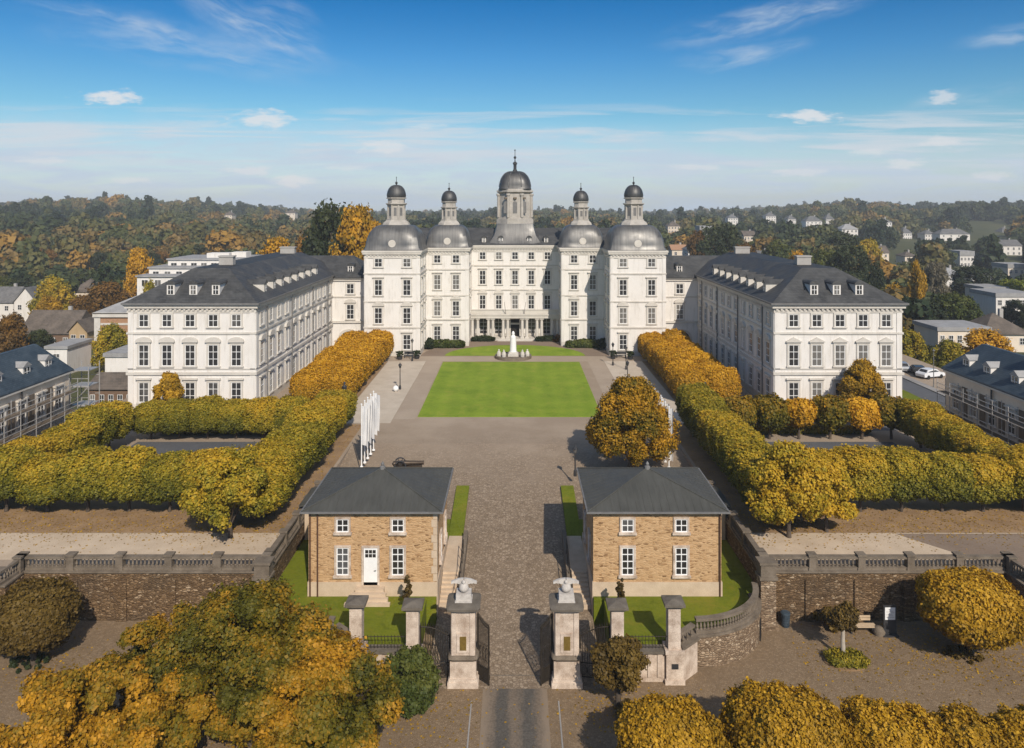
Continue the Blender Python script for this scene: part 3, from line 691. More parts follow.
    b.lathe(0, cy, [(5.3, 17.6), (4.2, 19.2), (3.75, 20.6), (3.6, 21.4)], 32, [12] * 4); part('tower_skirt', b, 'dome_lead', P, 30)
    t = MB(); h = 3.2
    t.lathe(0, cy, [(3.55, 21.4), (3.55, 22.3), (h + .1, 22.32), (h + .1, 22.6), (h - .1, 22.62), (h - .1, 27.2), (h + .35, 27.5), (h + .35, 27.8), (h + .05, 27.85), (h + .05, 28.1)], 8, [10] * 10, PI / 8)
    for k in range(8):
        a = k * PI / 4 + PI / 8; c_, s_ = math.cos(a), math.sin(a); den = (abs(c_) ** 10 + abs(s_) ** 10) ** .1
        t.lathe(0 + h * c_ / den, cy + h * s_ / den, [(.30, 22.6), (.26, 26.6), (.42, 26.9), (.42, 27.2)], 8)
    tb = part('central_tower', t, 'tower_stone', P)
    for x in (-1.75, 0, 1.75):
        A = MB(); pts = [(-.42, 0), (-.42, 1.9)] + [(.42 * math.cos(q), 1.9 + .42 * math.sin(q)) for q in np.linspace(PI, 0, 9)[1:-1]] + [(.42, 1.9), (.42, 0)]
        A.profile(pts, -.02, .06); link('tower_window', A.mesh('tower_window', 'lead_pipe'), tb, (x, cy - h + .07 - 140, 23.4))
        A = MB(); A.lathe(x, cy - h - .02, [(.30, 26.1), (.36, 26.3), (.30, 26.5)], 10); link('cartouche', A.mesh('cartouche', 'weathered_stone', tuple(P.location)), tb)
    d = MB(); prof = [(3.2, 28.1)] + [(2.95 * max(0, math.cos(a)) ** .62 + .12, 28.15 + 3.4 * math.sin(a) ** 1.1) for a in np.linspace(.12, PI / 2, 12)]
    d.lathe(0, cy, prof, 32, [5 - 2.6 * i / len(prof) for i in range(len(prof))], PI / 32); part('central_dome', d, ['dome_dark'], P, 40)
    rb = MB()
    for k in range(8):
        a = k * PI / 4 + PI / 8; pts = []
        for (rr, z), e in zip(prof[1:], [5 - 2.6 * (i + 1) / len(prof) for i in range(len(prof) - 1)]):
            c_, s_ = math.cos(a), math.sin(a); den = (abs(c_) ** e + abs(s_) ** e) ** (1 / e); pts.append(((rr + .02) * c_ / den, cy + (rr + .02) * s_ / den, z))
        rb.tube(pts, .10, 6)
    for x in (-.55, -.18, .18, .55): pass
    part('dome_rib', rb, 'dome_lead', P)
    f = MB(); f.lathe(0, cy, [(.5, 31.4), (.42, 31.8), (.30, 32.0), (.30, 32.9), (.45, 33.0), (.40, 33.3), (.12, 33.5), (.08, 34.0), (.26, 34.2), (.26, 34.4), (.06, 34.6), (.05, 35.6), (.13, 35.65), (.13, 35.85)], 10); part('finial', f, 'dark_metal', P)
    # portico
    po = MB(); po.box(-8.2, 8.2, 140.6, YM - .12, 4.0, 4.5); po.box(-8.3, 8.3, 140.45, YM - .17, 4.52, 4.8); po.box(-8.2, 8.2, 140.7, 140.9, 4.82, 5.5); po.box(-8.25, 8.25, 140.62, 140.98, 5.5, 5.62)
    po.box(-8.3, 8.3, 139.9, YM - .12, -.2, .25); po.box(-3.2, 3.2, 139.2, 139.88, -.2, .12)
    pt = part('portico', po, 'stone_trim', P)
    for x in (-7.9, -6.9, -4.95, -4.1, -2.2, -1.35, 1.35, 2.2, 4.1, 4.95, 6.9, 7.9):
        k = MB(); k.box(-.36, .36, -.36, .36, .25, .5); k.lathe(0, 0, [(.30, .5), (.27, 2.0), (.24, 3.6), (.36, 3.75)], 12); k.box(-.38, .38, -.38, .38, 3.75, 3.998)
        link('column', k.mesh('column', 'stone_trim'), pt, (x, 141.1 - 140, 0))
    for x in (-5.95, -3.1, 3.1, 5.95): put_window(P, x, YM, 2.1, FR, 1.5, 3.0, None, 2, 4, .15)
    dr = MB(); dr.box(-1.25, 1.25, YM - .09, YM, .25, 3.7); dd = part('door', dr, 'stone_trim', P)
    g = MB(); g.box(-.8, .8, YM - .12, YM - .095, .26, 2.4); g.box(-.8, .8, YM - .12, YM - .095, 2.75, 3.4); part('door_opening', g, 'dark_opening', dd)
    for x in (-1.7, 1.7):
        f = MB(); f.tube([(x, 140.5, 4.9), (x * 1.15, 139.0, 7.2)], [.06, .04], 6); part('flagstaff', f, 'scaffold_steel', P)
    return P
palace = build_palace()

# ------------------------------------------------------------------ palace: wings
def build_wing(s):
    side = 'left' if s < 0 else 'right'
    P = thing('palace_wing', 'white three-storey %s wing of the palace with %s window pediments' % (side, 'rounded' if s < 0 else 'pointed'), 'palace wing', (s * 39, 110, 0))
    XI, XO, Y0, Y1, E = 31.3, 46.7, 91.7, 130.1, 13.0
    a, b = sorted((s * XI, s * XO)); w = MB(); w.box(a, b, Y0, Y1, -4.5, E); part('wall', w, 'white_stucco', P)
    st = MB(); c = MB(); q = MB(); pl = MB()
    for z, o, t in ((4.35, .18, .32), (9.25, .14, .24), (5.0, .08, .12)):
        st.box(a - o, b + o, Y0 - o, Y0, z, z + t)
        x = s * XI; st.box(x, x - s * o, Y0, Y1, z, z + t); x = s * XO; st.box(x, x + s * o, Y0, Y1, z, z + t)
    c.box(a - .42, b + .42, Y0 - .45, Y0, E - .3, E); c.box(a - .32, b + .32, Y0 - .32, Y0, E - .6, E - .31); c.box(a - .1, b + .1, Y0 - .1, Y0, E - 1.15, E - .9)
    dentils_front(c, a, b, Y0, E - .89, E - .61)
    part('cornice', c, 'stone_trim', P)
    for x, d in ((s * XI, -s), (s * XO, s)):
        c = MB()
        c.box(x, x + d * .42, Y0, Y1, E - .3, E); c.box(x, x + d * .32, Y0, Y1, E - .6, E - .31); c.box(x, x + d * .1, Y0, Y1, E - 1.15, E - .9)
        dentils_side(c, Y0 + .1, Y1, x, d, E - .89, E - .61)
        part('cornice', c, 'stone_trim', P)
        pl.box(x, x + d * .1, Y0, Y1, -.3, .8)
    pl.box(a - .1, b + .1, Y0 - .1, Y0, -.3, .8)
    for x in (a + .35, b - .35): part('corner_strip', MB().box(x - .32, x + .32, Y0 - .08, Y0, .81, E - 1.16), 'white_stucco', P)
    for y in (Y0 + .35, 104.2, 116.8): part('corner_strip', MB().box(s * XI, s * XI - s * .08, y - .32, y + .32, .81, E - 1.16), 'white_stucco', P)
    part('string_course', st, 'stone_trim', P); part('plinth', pl, 'stone_trim', P)
    hood = 'seg' if s < 0 else 'tri'
    for i in range(5):
        x = s * (33.6 + 2.79 * i)
        put_window(P, x, Y0, 2.25, FR, 1.2, 2.4, 'flat', 2, 3); put_window(P, x, Y0, 6.7, FR, 1.2, 2.55, hood, 2, 3); put_window(P, x, Y0, 10.9, FR, 1.15, 1.5, None, 2, 2)
    for i in range(11):
        y = 93.9 + 3.4 * i; rot = -s * FPX
        put_window(P, s * XI, y, 2.2, rot, 1.25, 2.5, 'flat', 2, 3); put_window(P, s * XI, y, 6.7, rot, 1.25, 2.55, 'seg', 2, 3); put_window(P, s * XI, y, 10.9, rot, 1.2, 1.6, None, 2, 2)
    r = MB(); r.hip(a - .45, b + .45, Y0 - .5, Y1 + 8, E + .02, 16.8, (a + b) / 2 - 2.2, (a + b) / 2 + 2.2, 97.6, 131)
    gt = MB(); band(gt, a - .45, b + .45, Y0 - .5, Y1 + .4, E - .16, E + .06, .12); part('gutter', gt, 'lead_pipe', P)
    part('roof', r, 'roof_slate', P)
    for (x, y, hw, top) in ((39.0, 103, .95, 17.85), (38.2, 128, 1.2, 17.75)):
        k = MB(); k.box(s * x - hw, s * x + hw, y - .5, y + .5, 16, top); k.box(s * x - hw - .1, s * x + hw + .1, y - .6, y + .6, top, top + .18); part('chimney', k, 'grey_wall', P)
    for x in (36.5, 39.25, 42.0): dormer(P, s * x, 92.7, 14.5, FR, .95, 1.3, 2.4)
    for i in range(8): dormer(P, s * 32.0, 97.5 + 3.6 * i, 14.25, -s * FPX, 1.05, 1.1, 2.4, False, 'roof_slate', 'stone_trim')
    for y in (95.6, 106.2, 117.0, 126.5):
        k = MB(); k.tube([(s * XI - s * .2, y, 0), (s * XI - s * .2, y, E - .3)], .09, 8); part('downpipe', k, 'lead_pipe', P)
build_wing(-1); build_wing(1)

# ------------------------------------------------------------------ gatehouses
def build_gatehouse(s):
    side = 'left' if s < 0 else 'right'
    lab = 'sandstone gatehouse with a white front door left of the drive' if s < 0 else 'sandstone gatehouse without a front door right of the drive'
    P = thing('gatehouse', lab, 'gatehouse', (s * 9.55, 55, ZL))
    X0, X1, Y0, Y1, E = 5.25, 13.85, 51.0, 58.7, 4.25
    a, b = sorted((s * X0, s * X1))
    w = MB(); w.box(a, b, Y0, Y1, -2.9, E); part('wall', w, 'sandstone_rubble', P)
    pl = MB(); band(pl, a, b, Y0, Y1, -2.9, -.55, .06); part('plinth', pl, 'pale_plinth', P)
    for x in (a, b):
        qn = MB(); d = 1 if x == a else -1
        for i in range(9):
            z = -.5 + i * .52; L = .36 if i % 2 else .24
            qn.box(x - d * .03, x + d * L, Y0 - .03, Y0, z, z + .49); qn.box(x - d * .03, x, Y0 + .001, Y0 + (.6 - L), z, z + .49)
        if s < 0 and x == b: part('quoin', qn, 'pale_plinth', P)
    ev = MB(); ev.box(a - .12, b + .12, Y0 - .12, Y1 + .12, E - .16, E - .005); part('eaves_board', ev, 'pale_plinth', P)
    r = MB(); ex = .38; mx, my, zt = (a + b) / 2, (Y0 + Y1) / 2, 5.75
    r.hip(a - ex, b + ex, Y0 - ex, Y1 + ex, E + .05, zt, mx - .08, mx + .08, my - .08, my + .08, .08)
    roof = part('roof', r, 'zinc_roof', P)
    sm = MB(); c4 = [(a - ex, Y0 - ex), (b + ex, Y0 - ex), (b + ex, Y1 + ex), (a - ex, Y1 + ex)]
    for (x, y) in c4: sm.tube([(x, y, E + .08), (mx, my, zt + .04)], .045, 6)
    def roofz(x, y):
        fx = min((x - (a - ex)) / (mx - (a - ex)), ((b + ex) - x) / ((b + ex) - mx)); fy = min((y - (Y0 - ex)) / (my - (Y0 - ex)), ((Y1 + ex) - y) / ((Y1 + ex) - my))
        return E + .05 + (zt - E - .05) * max(0, min(fx, fy, 1))
    n = 17
    for i in range(1, n):
        x = a - ex + (b - a + 2 * ex) * i / n; fx = min((x - (a - ex)) / (mx - (a - ex)), ((b + ex) - x) / ((b + ex) - mx))
        yt = Y0 - ex + (my - Y0 + ex) * fx; sm.tube([(x, Y0 - ex, E + .06), (x, yt, roofz(x, yt) + .01)], .018, 4)
        yt2 = Y1 + ex - (Y1 + ex - my) * fx; sm.tube([(x, Y1 + ex, E + .06), (x, yt2, roofz(x, yt2) + .01)], .018, 4)
    for i in range(1, 15):
        y = Y0 - ex + (Y1 - Y0 + 2 * ex) * i / 15; fy = min((y - (Y0 - ex)) / (my - (Y0 - ex)), ((Y1 + ex) - y) / ((Y1 + ex) - my))
        for x0, sg in ((a - ex, 1), (b + ex, -1)):
            xt = x0 + sg * (mx - a + ex) * fy; sm.tube([(x0, y, E + .06), (xt, y, roofz(xt, y) + .01)], .018, 4)
    part('roof_seam', sm, 'zinc_roof', roof)
    fi = MB(); fi.lathe(mx, my, [(.22, zt - .05), (.2, zt + .15), (.1, zt + .2), (.13, zt + .34), (.02, zt + .5)], 10); part('finial', fi, 'lead_pipe', roof)
    gt = MB(); band(gt, a - ex, b + ex, Y0 - ex, Y1 + ex, E - .06, E + .05, .1); part('gutter', gt, 'lead_pipe', P)
    M = ('sandstone_block', 'white_paint', 'house_glass')
    xs = (-11.55, -7.85) if s < 0 else (7.55, 11.15)
    for x in xs:
        put_window(P, x, Y0, 3.25, FR, .82, .88, None, 2, 2, .12, M); put_window(P, x, Y0, .85, FR, .82, 1.85, None, 2, 4, .14, M)
    for y in (53.2, 56.4):
        put_window(P, s * X0, y, .9, -s * FPX, .82, 1.8, None, 2, 4, .14, M); put_window(P, s * X1, y, .9, s * FPX, .82, 1.8, None, 2, 4, .14, M)
    if s < 0:
        x = -9.68; d = MB(); d.box(x - .46, x + .46, Y0 - .06, Y0, -.75, 1.75); D = part('door', d, 'white_paint', P)
        k = MB(); k.box(x - .60, x - .47, Y0 - .11, Y0, -.75, 1.89); k.box(x + .47, x + .60, Y0 - .11, Y0, -.75, 1.89); k.box(x - .47, x + .47, Y0 - .11, Y0, 1.76, 1.89); part('door_frame', k, 'sandstone_block', D)
        g = MB()
        for i in range(3):
            for j in range(2): g.box(x - .36 + .25 * i, x - .15 + .25 * i, Y0 - .075, Y0 - .062, 1.12 + .27 * j, 1.34 + .27 * j)
        part('pane', g, 'house_glass', D)
        g = MB(); g.tube([(x + .36, Y0 - .07, .25), (x + .36, Y0 - .14, .25), (x + .24, Y0 - .14, .25)], .022, 6); part('handle', g, 'dark_metal', D)
        stp = MB()
        for i in range(4): stp.box(x - .95 - .18 * (3 - i), x + .95 + .18 * (3 - i), Y0 - .5 - .3 * (3 - i), Y0 - .065 if i == 3 else Y0 - .5 - .3 * (2 - i), ZL - .1, ZL + .17 * (i + 1))
        part('doorstep', stp, 'pale_plinth', P)
    # pipes
    for x in ((a + .12, a + .62) if s < 0 else (b - .12,)):
        k = MB(); k.tube([(x, Y0 - .1, ZL), (x, Y0 - .1, E - .1)], .055, 8); part('downpipe', k, 'copper_pipe', P)
    # stairs on the drive side
    S = thing('stone_stair', 'sandstone stair beside the %s gatehouse, on its drive side' % side, 'stair', (s * 4.6, 53, rz(51.5)))
    k = MB(); n = 8
    for i in range(n):
        y = 51.6 + i * .38; k.box(s * 4.05, s * 5.16, y, y + .378 if i < n - 1 else 54.65, -3.2, -2.55 + (1.1) * (i + 1) / n)
    part('step', k, 'pale_plinth', S)
    k = MB(); k.prism([(s * 3.72, 50.6), (s * 4.03, 50.6), (s * 4.03, 60.3), (s * 3.72, 60.3)], -3.2, lambda x, y: -2.1 + (y - 50.6) * .11); part('cheek_wall', k, 'weathered_stone', S)
    k = MB()
    zr = lambda y: -1.1 + (y - 50.6) * .12
    k.tube([(s * 3.87, 50.7, zr(50.7)), (s * 3.87, 57.0, zr(57.0))], .03, 6)
    for y in np.linspace(50.7, 57.0, 6): k.tube([(s * 3.87, y, -2.1 + (y - 50.6) * .11), (s * 3.87, y, zr(y))], .025, 6)
    part('handrail', k, 'wrought_iron', S)
    # shed behind
    A = thing('garden_shed', 'small grey-roofed lean-to shed behind the %s gatehouse' % side, 'shed', (s * 15.5, 61, ZL))
    k = MB(); x0, x1 = sorted((s * 14.6, s * 16.5)); k.box(x0, x1, 59.6, 62.6, ZL - .2, 1.2); part('wall', k, 'pale_plinth', A)
    k = MB(); k.prism([(s * 14.2, 59.2), (s * 16.85, 59.2), (s * 16.85, 63.0), (s * 14.2, 63.0)], lambda x, y: 1.22 + (16.85 - abs(x)) * .16, lambda x, y: 1.34 + (16.85 - abs(x)) * .16); part('roof', k, 'zinc_roof', A)
build_gatehouse(-1); build_gatehouse(1)

# ------------------------------------------------------------------ retaining walls, balustrades
def baluster_mesh(h, r=.075):
    k = MB(); k.lathe(0, 0, [(r * 1.0, 0), (r * 1.0, h * .08), (r * .6, h * .14), (r * 1.15, h * .36), (r * .95, h * .5), (r * .5, h * .78), (r * .8, h * .9), (r * 1.0, h * .93), (r * 1.0, h)], 8)
    return k.mesh('baluster', 'weathered_stone')
BAL = baluster_mesh(.56)
def balustrade(label, path, z, posts=True, step=.27, mat='weathered_stone', postends=True, every=3.25, maxb=100):
    """plinth, handrail, piers and balusters along a plan path"""
    B = thing('balustrade', label, 'balustrade', (path[0][0], path[0][1], z))
    o = B.location; pl = MB(); ra = MB()
    pts = [Vector((p[0], p[1], 0)) for p in path]
    def ribbon(mb, hw, z0, z1):
        nrm = []
        for i, p in enumerate(pts):
            d = (pts[min(i + 1, len(pts) - 1)] - pts[max(i - 1, 0)]).normalized(); n = Vector((-d.y, d.x, 0))
            if 0 < i < len(pts) - 1:
                d1 = (pts[i] - pts[i - 1]).normalized(); n = n / max(.5, n.dot(Vector((-d1.y, d1.x, 0))))
            nrm.append(n)
        for i in range(len(pts) - 1):
            a, b = pts[i], pts[i + 1]; na, nb = nrm[i] * hw, nrm[i + 1] * hw
            mb.prism([(a + na)[:2], (b + nb)[:2], (b - nb)[:2], (a - na)[:2]], z0, z1)
    ribbon(pl, .20, z, z + .17); ribbon(ra, .19, z + .73, z + .90)
    part('base_course', pl, mat, B); part('handrail', ra, mat, B)
    seg = [(pts[i + 1] - pts[i]).length for i in range(len(pts) - 1)]; tot = sum(seg)
    def along(t):
        for i, L in enumerate(seg):
            if t <= L or i == len(seg) - 1: return pts[i] + (pts[i + 1] - pts[i]) * (t / L), (pts[i + 1] - pts[i]).normalized()
            t -= L
    npo = max(1, round(tot / every)) if posts else 0
    pp = [tot * i / npo for i in range(npo + 1)] if posts else []
    for t in pp if postends else pp[1:-1]:
        p, d = along(t); k = MB(); k.box(-.24, .24, -.24, .24, 0, .94); k.box(-.31, .31, -.31, .31, .94, 1.06); k.box(-.29, .29, -.29, .29, -.02, .18)
        link('pier', k.mesh('pier', mat), B, (p.x - o[0], p.y - o[1], 0.0), math.atan2(d.y, d.x))
    n = min(maxb, int(tot / step))
    for i in range(n):
        t = (i + .5) * tot / n
        if any(abs(t - q) < .32 for q in pp): continue
        p, d = along(t); link('baluster', BAL, B, (p.x - o[0], p.y - o[1], .17))
    return B
for s, side in ((-1, 'left'), (1, 'right')):
    Wt = thing('retaining_wall', 'dark rubble retaining wall under the %s terrace' % side, 'retaining wall', (s * 25, 51.5, ZS))
    k = MB()
    a, b = sorted((s * 16.6, s * 33.1)); k.box(a, b, 51.25, 51.79, ZS - .3, -.06)
    a, b = sorted((s * 33.1, s * 33.6)); k.box(a, b, 49.35, 51.79, ZS - .3, -.06)
    a, b = sorted((s * 33.602, s * TX)); k.box(a, b, 49.35, 49.88, ZS - .3, -.06)
    a, b = sorted((s * 16.6, s * 16.898)); k.box(a, b, 51.792, 68, ZS - .3, -.06)
    part('wall', k, 'dark_rubble', Wt)
    k = MB(); a, b = sorted((s * 16.5, s * 33.05)); k.box(a, b, 51.15, 51.95, -.06, .06)
    a, b = sorted((s * 33.05, s * 33.75)); k.box(a, b, 49.25, 51.95, -.06, .06); a, b = sorted((s * 33.752, s * TX)); k.box(a, b, 49.25, 50.0, -.06, .06)
    a, b = sorted((s * 16.5, s * 17.1)); k.box(a, b, 51.952, 66, -.06, .06); part('coping', k, 'weathered_stone', Wt)
    for x in (19.9, 23.2, 26.5, 29.8):
        k = MB(); k.prism([(s * x - .35, 51.12), (s * x + .35, 51.12), (s * x + .35, 51.248), (s * x - .35, 51.248)], ZS - .3, -.5); part('buttress', k, 'dark_rubble', Wt)
    balustrade('straight stone balustrade along the front of the %s terrace' % side, [(s * 16.8, 51.55), (s * 33.4, 51.55)], .06)
    balustrade('stone balustrade at the stepped-out outer corner of the %s terrace' % side, [(s * 33.4, 51.2), (s * 33.4, 49.62), (s * 46.5, 49.62)], .06)
    balustrade('stone balustrade on the %s terrace edge facing the gatehouse' % side, [(s * 16.8, 52.1), (s * 16.8, 65.0)], .06)
    # curved garden wall
    C = thing('garden_wall', 'curved rubble wall holding the %s gatehouse lawn' % side, 'wall', (s * 14, 47.5, ZS))
    ar = arc(s, 20); k = MB()
    for i in range(len(ar) - 1):
        a, b = ar[i], ar[i + 1]; q = lambda p: (s * (10.8 + (abs(p[0]) - 10.8) * .90), 51 + (p[1] - 51) * .90)
        k.prism([a, b, q(b), q(a)], ZS - .2, ZL + .05)
    part('wall', k, 'rubble_wall', C)
    k = MB()
    for i in range(len(ar) - 1):
        a, b = ar[i], ar[i + 1]; q = lambda p, f: (s * (10.8 + (abs(p[0]) - 10.8) * f), 51 + (p[1] - 51) * f)
        k.prism([q(a, 1.012), q(b, 1.012), q(b, .885), q(a, .885)], ZL + .05, ZL + .2)
    part('coping', k, 'weathered_stone', C)
    k = MB(); pts = [(-.32, 0), (-.32, 1.0)] + [(.32 * math.cos(t), 1.0 + .32 * math.sin(t)) for t in np.linspace(PI, 0, 9)[1:-1]] + [(.32, 1.0), (.32, 0)]
    k.profile(pts, -.03, .1); ang = R(-22); px, py = s * (10.8 + 5.47 * math.cos(ang)), 51 + 5.02 * math.sin(ang)
    link('niche', k.mesh('niche', 'dark_opening'), C, (px - s * 14, py - 47.5, 0.0), s * (R(90) + ang))
    mid = [(s * (10.8 + 5.45 * .945 * math.cos(R(t))), 51 + 5.0 * .945 * math.sin(R(t))) for t in np.linspace(-88, -4, 20)]
    balustrade('curved stone balustrade round the %s gatehouse lawn' % side, mid, ZL + .2, posts=False, step=.22, mat='weathered_stone')
    PR = thing('stone_pier', 'tall rough pier where the curved wall meets the %s terrace' % side, 'pier', (s * 16.75, 50.7, ZS))
    k = MB(); a, b = sorted((s * 16.25, s * 17.25)); k.prism(rect(a - .14, b + .14, 50.05, 51.14), ZS - .2, ZS + .4); k.box(a, b, 50.2, 51.14, ZS + .4, -.05); part('shaft', k, 'rubble_wall', PR)
    k = MB(); k.box(a - .1, b + .1, 50.1, 51.13, -.05, .15); k.box(a, b, 50.2, 51.12, .15, .95); k.box(a - .1, b + .1, 50.1, 51.13, .95, 1.1); part('cap', k, 'weathered_stone', PR)

# ------------------------------------------------------------------ gate
def eagle(parent, z):
    e = MB(); e.lathe(0, -.05, [(.10, z), (.26, z + .08), (.30, z + .25), (.24, z + .42), (.12, z + .52)], 12); part('eagle_body', e, 'eagle_stone', parent, 50, False)
    h = MB(); h.lathe(0, -.12, [(.06, z + .48), (.12, z + .55), (.11, z + .64), (.04, z + .70)], 10); h.lathe(0, -.24, [(.02, z + .53), (.045, z + .58), (.02, z + .62)], 6); part('eagle_head', h, 'eagle_stone', parent, 50, False)
    for d in (-1, 1):
        w = MB(); n = 9; up = []; lo = []
        for i in range(n):
            t = i / (n - 1); x = d * (.02 + .74 * t); top = z + .74 - .20 * t * t; up.append((x, top)); lo.append((x, top - (.30 * (1 - t) ** 1.2 + .10 + .02 * (i % 2))))
        w.profile(up + lo[::-1], -.02, .14); link('eagle_wing', w.mesh('eagle_wing', 'eagle_stone'), parent)
def gate_pillar(s):
    side = 'left' if s < 0 else 'right'
    P = thing('gate_pillar', 'large pale gate pillar with bronze plaque and white eagle, %s of the gateway' % side, 'gate pillar', (s * 3.02, 44.9, ZS))
    H = 4.35; k = MB()
    k.box(-.90, .90, -.90, .90, 0, .32); k.prism([(-.84, -.84), (.84, -.84), (.84, .84), (-.84, .84)], .32, .5)
    k.box(-.76, .76, -.76, .76, .5, 1.5); part('base', k, 'sandstone_block', P, None, False)
    k = MB(); k.lathe(0, 0, [(.76, 1.5), (.86, 1.56), (.90, 1.66), (.86, 1.76), (.76, 1.82)], 32, [9] * 5); part('torus_band', k, 'weathered_stone', P, 40, False)
    k = MB(); z = 1.82; n = 6
    for i in range(n):
        z1 = 1.82 + (H - 1.82) * (i + 1) / n; k.box(-.70, .70, -.70, .70, z, z1 - .02); k.box(-.685, .685, -.685, .685, z1 - .02, z1); z = z1
    for d in (-1, 1): k.box(d * .40, d * .66, -.76, -.702, 1.84, H - .05)
    part('shaft', k, 'sandstone_block', P, None, False)
    k = MB(); k.lathe(0, 0, [(.74, H), (.98, H + .12), (1.0, H + .26), (.82, H + .34), (.55, H + .38)], 32, [9] * 5); part('cap', k, 'dark_stone', P, 30, False)
    k = MB(); k.box(-.50, .50, -.44, .44, H + .34, H + .46); k.box(-.44, .44, -.38, .38, H + .46, H + .86); part('pedestal', k, 'eagle_stone', P, None, False)
    eagle(P, H + .86)
    k = MB(); k.box(-.19, .19, -.79, -.762, 2.15, 2.95); part('plaque', k, 'bronze_plaque', P, None, False)
    k = MB(); k.box(-.38, .38, -.765, -.702, 2.0, 3.1); part('plaque_panel', k, 'sandstone_block', P, None, False)
    # inner pier
    def pier(x, y, base, lab):
        Q = thing('gate_pier', lab, 'gate pier', (x, y, ZS))
        k = MB(); k.box(-.58, .58, -.58, .58, 0, .25); k.box(-.5, .5, -.5, .5, .25, 1.75); k.box(-.56, .56, -.56, .56, 1.75, 1.95); part('base', k, 'sandstone_block', Q, None, False)
        k = MB(); z = 1.95
        for i in range(5):
            k.box(-.36, .36, -.36, .36, z, z + .475); k.box(-.345, .345, -.345, .345, z + .475, z + .49); z += .49
        part('shaft', k, 'sandstone_block', Q, None, False)
        k = MB(); k.box(-.46, .46, -.46, .46, 4.4, 4.52); k.box(-.60, .60, -.60, .60, 4.52, 4.67)
        k.add([(-.6, -.6, 4.67), (.6, -.6, 4.67), (.6, .6, 4.67), (-.6, .6, 4.67), (-.1, -.1, 4.80), (.1, -.1, 4.80), (.1, .1, 4.80), (-.1, .1, 4.80)], [(0, 1, 5, 4), (1, 2, 6, 5), (2, 3, 7, 6), (3, 0, 4, 7), (4, 5, 6, 7)])
        part('cap', k, 'dark_stone', Q, None, False)
        return Q
    pier(s * 5.98, 44.6, 0, 'slim pale pier with flat dark cap nearer the drive, beside the %s gate pillar' % side)
    q = pier(s * 9.35, 44.9, 0, 'slim pale pier with flat dark cap at the start of the %s curved wall' % side)
    k = MB(); k.box(-.2, .2, -.53, -.502, .9, 1.2); part('name_plate', k, 'dark_metal', q, None, False)
    # low walls
    L = thing('low_wall', 'low pale wall between the two slim piers on the %s' % side, 'wall', (s * 7.7, 44.8, ZS))
    k = MB(); a, b = sorted((s * 6.5, s * 8.83)); k.box(a, b, 44.65, 45.15, ZS, ZL - .1)
    for x in np.linspace(6.8, 8.5, 4): k.box(s * x - .14, s * x + .14, 44.57, 44.648, ZS + .3, ZL - .12)
    part('wall', k, 'sandstone_block', L); k = MB(); k.box(a, b, 44.5, 45.25, ZL - .1, ZL + .06); part('coping', k, 'dark_stone', L)
    k = MB()
    for z in (.15, .75): k.tube([(s * 6.3, 44.85, ZL + z), (s * 9.05, 44.85, ZL + z)], .022, 6)
    for x in np.linspace(6.5, 8.9, 13): k.tube([(s * x, 44.85, ZL), (s * x, 44.85, ZL + .85)], .016, 5)
    part('railing', k, 'wrought_iron', L)
    L = thing('low_wall', 'short angled pale wall with stub balustrade outside the outer %s pier' % side, 'wall', (s * 10.3, 45.6, ZS))
    k = MB(); k.prism([(s * 9.87, 44.6), (s * 10.95, 45.62), (s * 10.6, 46.4), (s * 9.87, 45.75)], ZS, ZL + .1); part('wall', k, 'sandstone_block', L)
    k = MB(); k.prism([(s * 9.82, 44.45), (s * 11.1, 45.62), (s * 10.7, 46.4), (s * 9.82, 45.75)], ZL + .1, ZL + .24); k.prism([(s * 9.75, 44.75), (s * 10.85, 45.75), (s * 10.65, 46.05), (s * 9.75, 45.2)], ZL + .8, ZL + .95); part('coping', k, 'weathered_stone', L)
    for t in (.15, .5, .85): link('baluster', BAL, L, (s * (9.85 + .9 * t) - s * 10.3, 45.0 + .9 * t - 45.6, ZL + .24 - ZS))
    # iron leaves
    def leaf(x0, y0, x1, y1, h0, h1, lab, name='gate_leaf'):
        G = thing(name, lab, 'gate', (x0, y0, ZS)); n = 12; k = MB(); f = MB()
        top = lambda t: h1 + (h0 - h1) * (1 - math.sin(t * PI / 2))
        P_ = lambda t, z: ((x1 - x0) * t, (y1 - y0) * t, z)
        for i in range(n + 1): t = i / n; k.tube([P_(t, .08), P_(t, top(t) + .14)], .02, 5); k.lathe(P_(t, 0)[0], P_(t, 0)[1], [(.035, top(t) + .12), (.005, top(t) + .3)], 5)
        for i in range(n): t = (i + .5) / n; k.tube([P_(t, .08), P_(t, .95)], .014, 5)
        part('bar', k, 'wrought_iron', G, None, False)
        for z in (.12, .95): f.tube([P_(0, z), P_(1, z)], .035, 6)
        f.tube([P_(i / 10, top(i / 10)) for i in range(11)], .035, 6); f.tube([P_(0, .05), P_(0, h0 + .1)], .05, 6); f.tube([P_(1, .05), P_(1, h1 + .1)], .045, 6)
        part('frame', f, 'wrought_iron', G, None, False)
        c = MB()
        for i in range(4):
            t = (i + .5) / 4; zc = .53; c.tube([tuple(Vector(P_(t, zc)) + Vector(((x1 - x0), (y1 - y0), 0)).normalized() * .2 * math.cos(q) + Vector((0, 0, .3 * math.sin(q)))) for q in np.linspace(0, 2 * PI, 13)], .014, 4)
            zc = 1.8; c.tube([tuple(Vector(P_(t, zc)) + Vector(((x1 - x0), (y1 - y0), 0)).normalized() * .22 * math.cos(q) * (1 - q / 16) + Vector((0, 0, .5 * math.sin(q)))) for q in np.linspace(0, 2 * PI, 13)], .014, 4)
        part('scrollwork', c, 'wrought_iron', G, None, False)
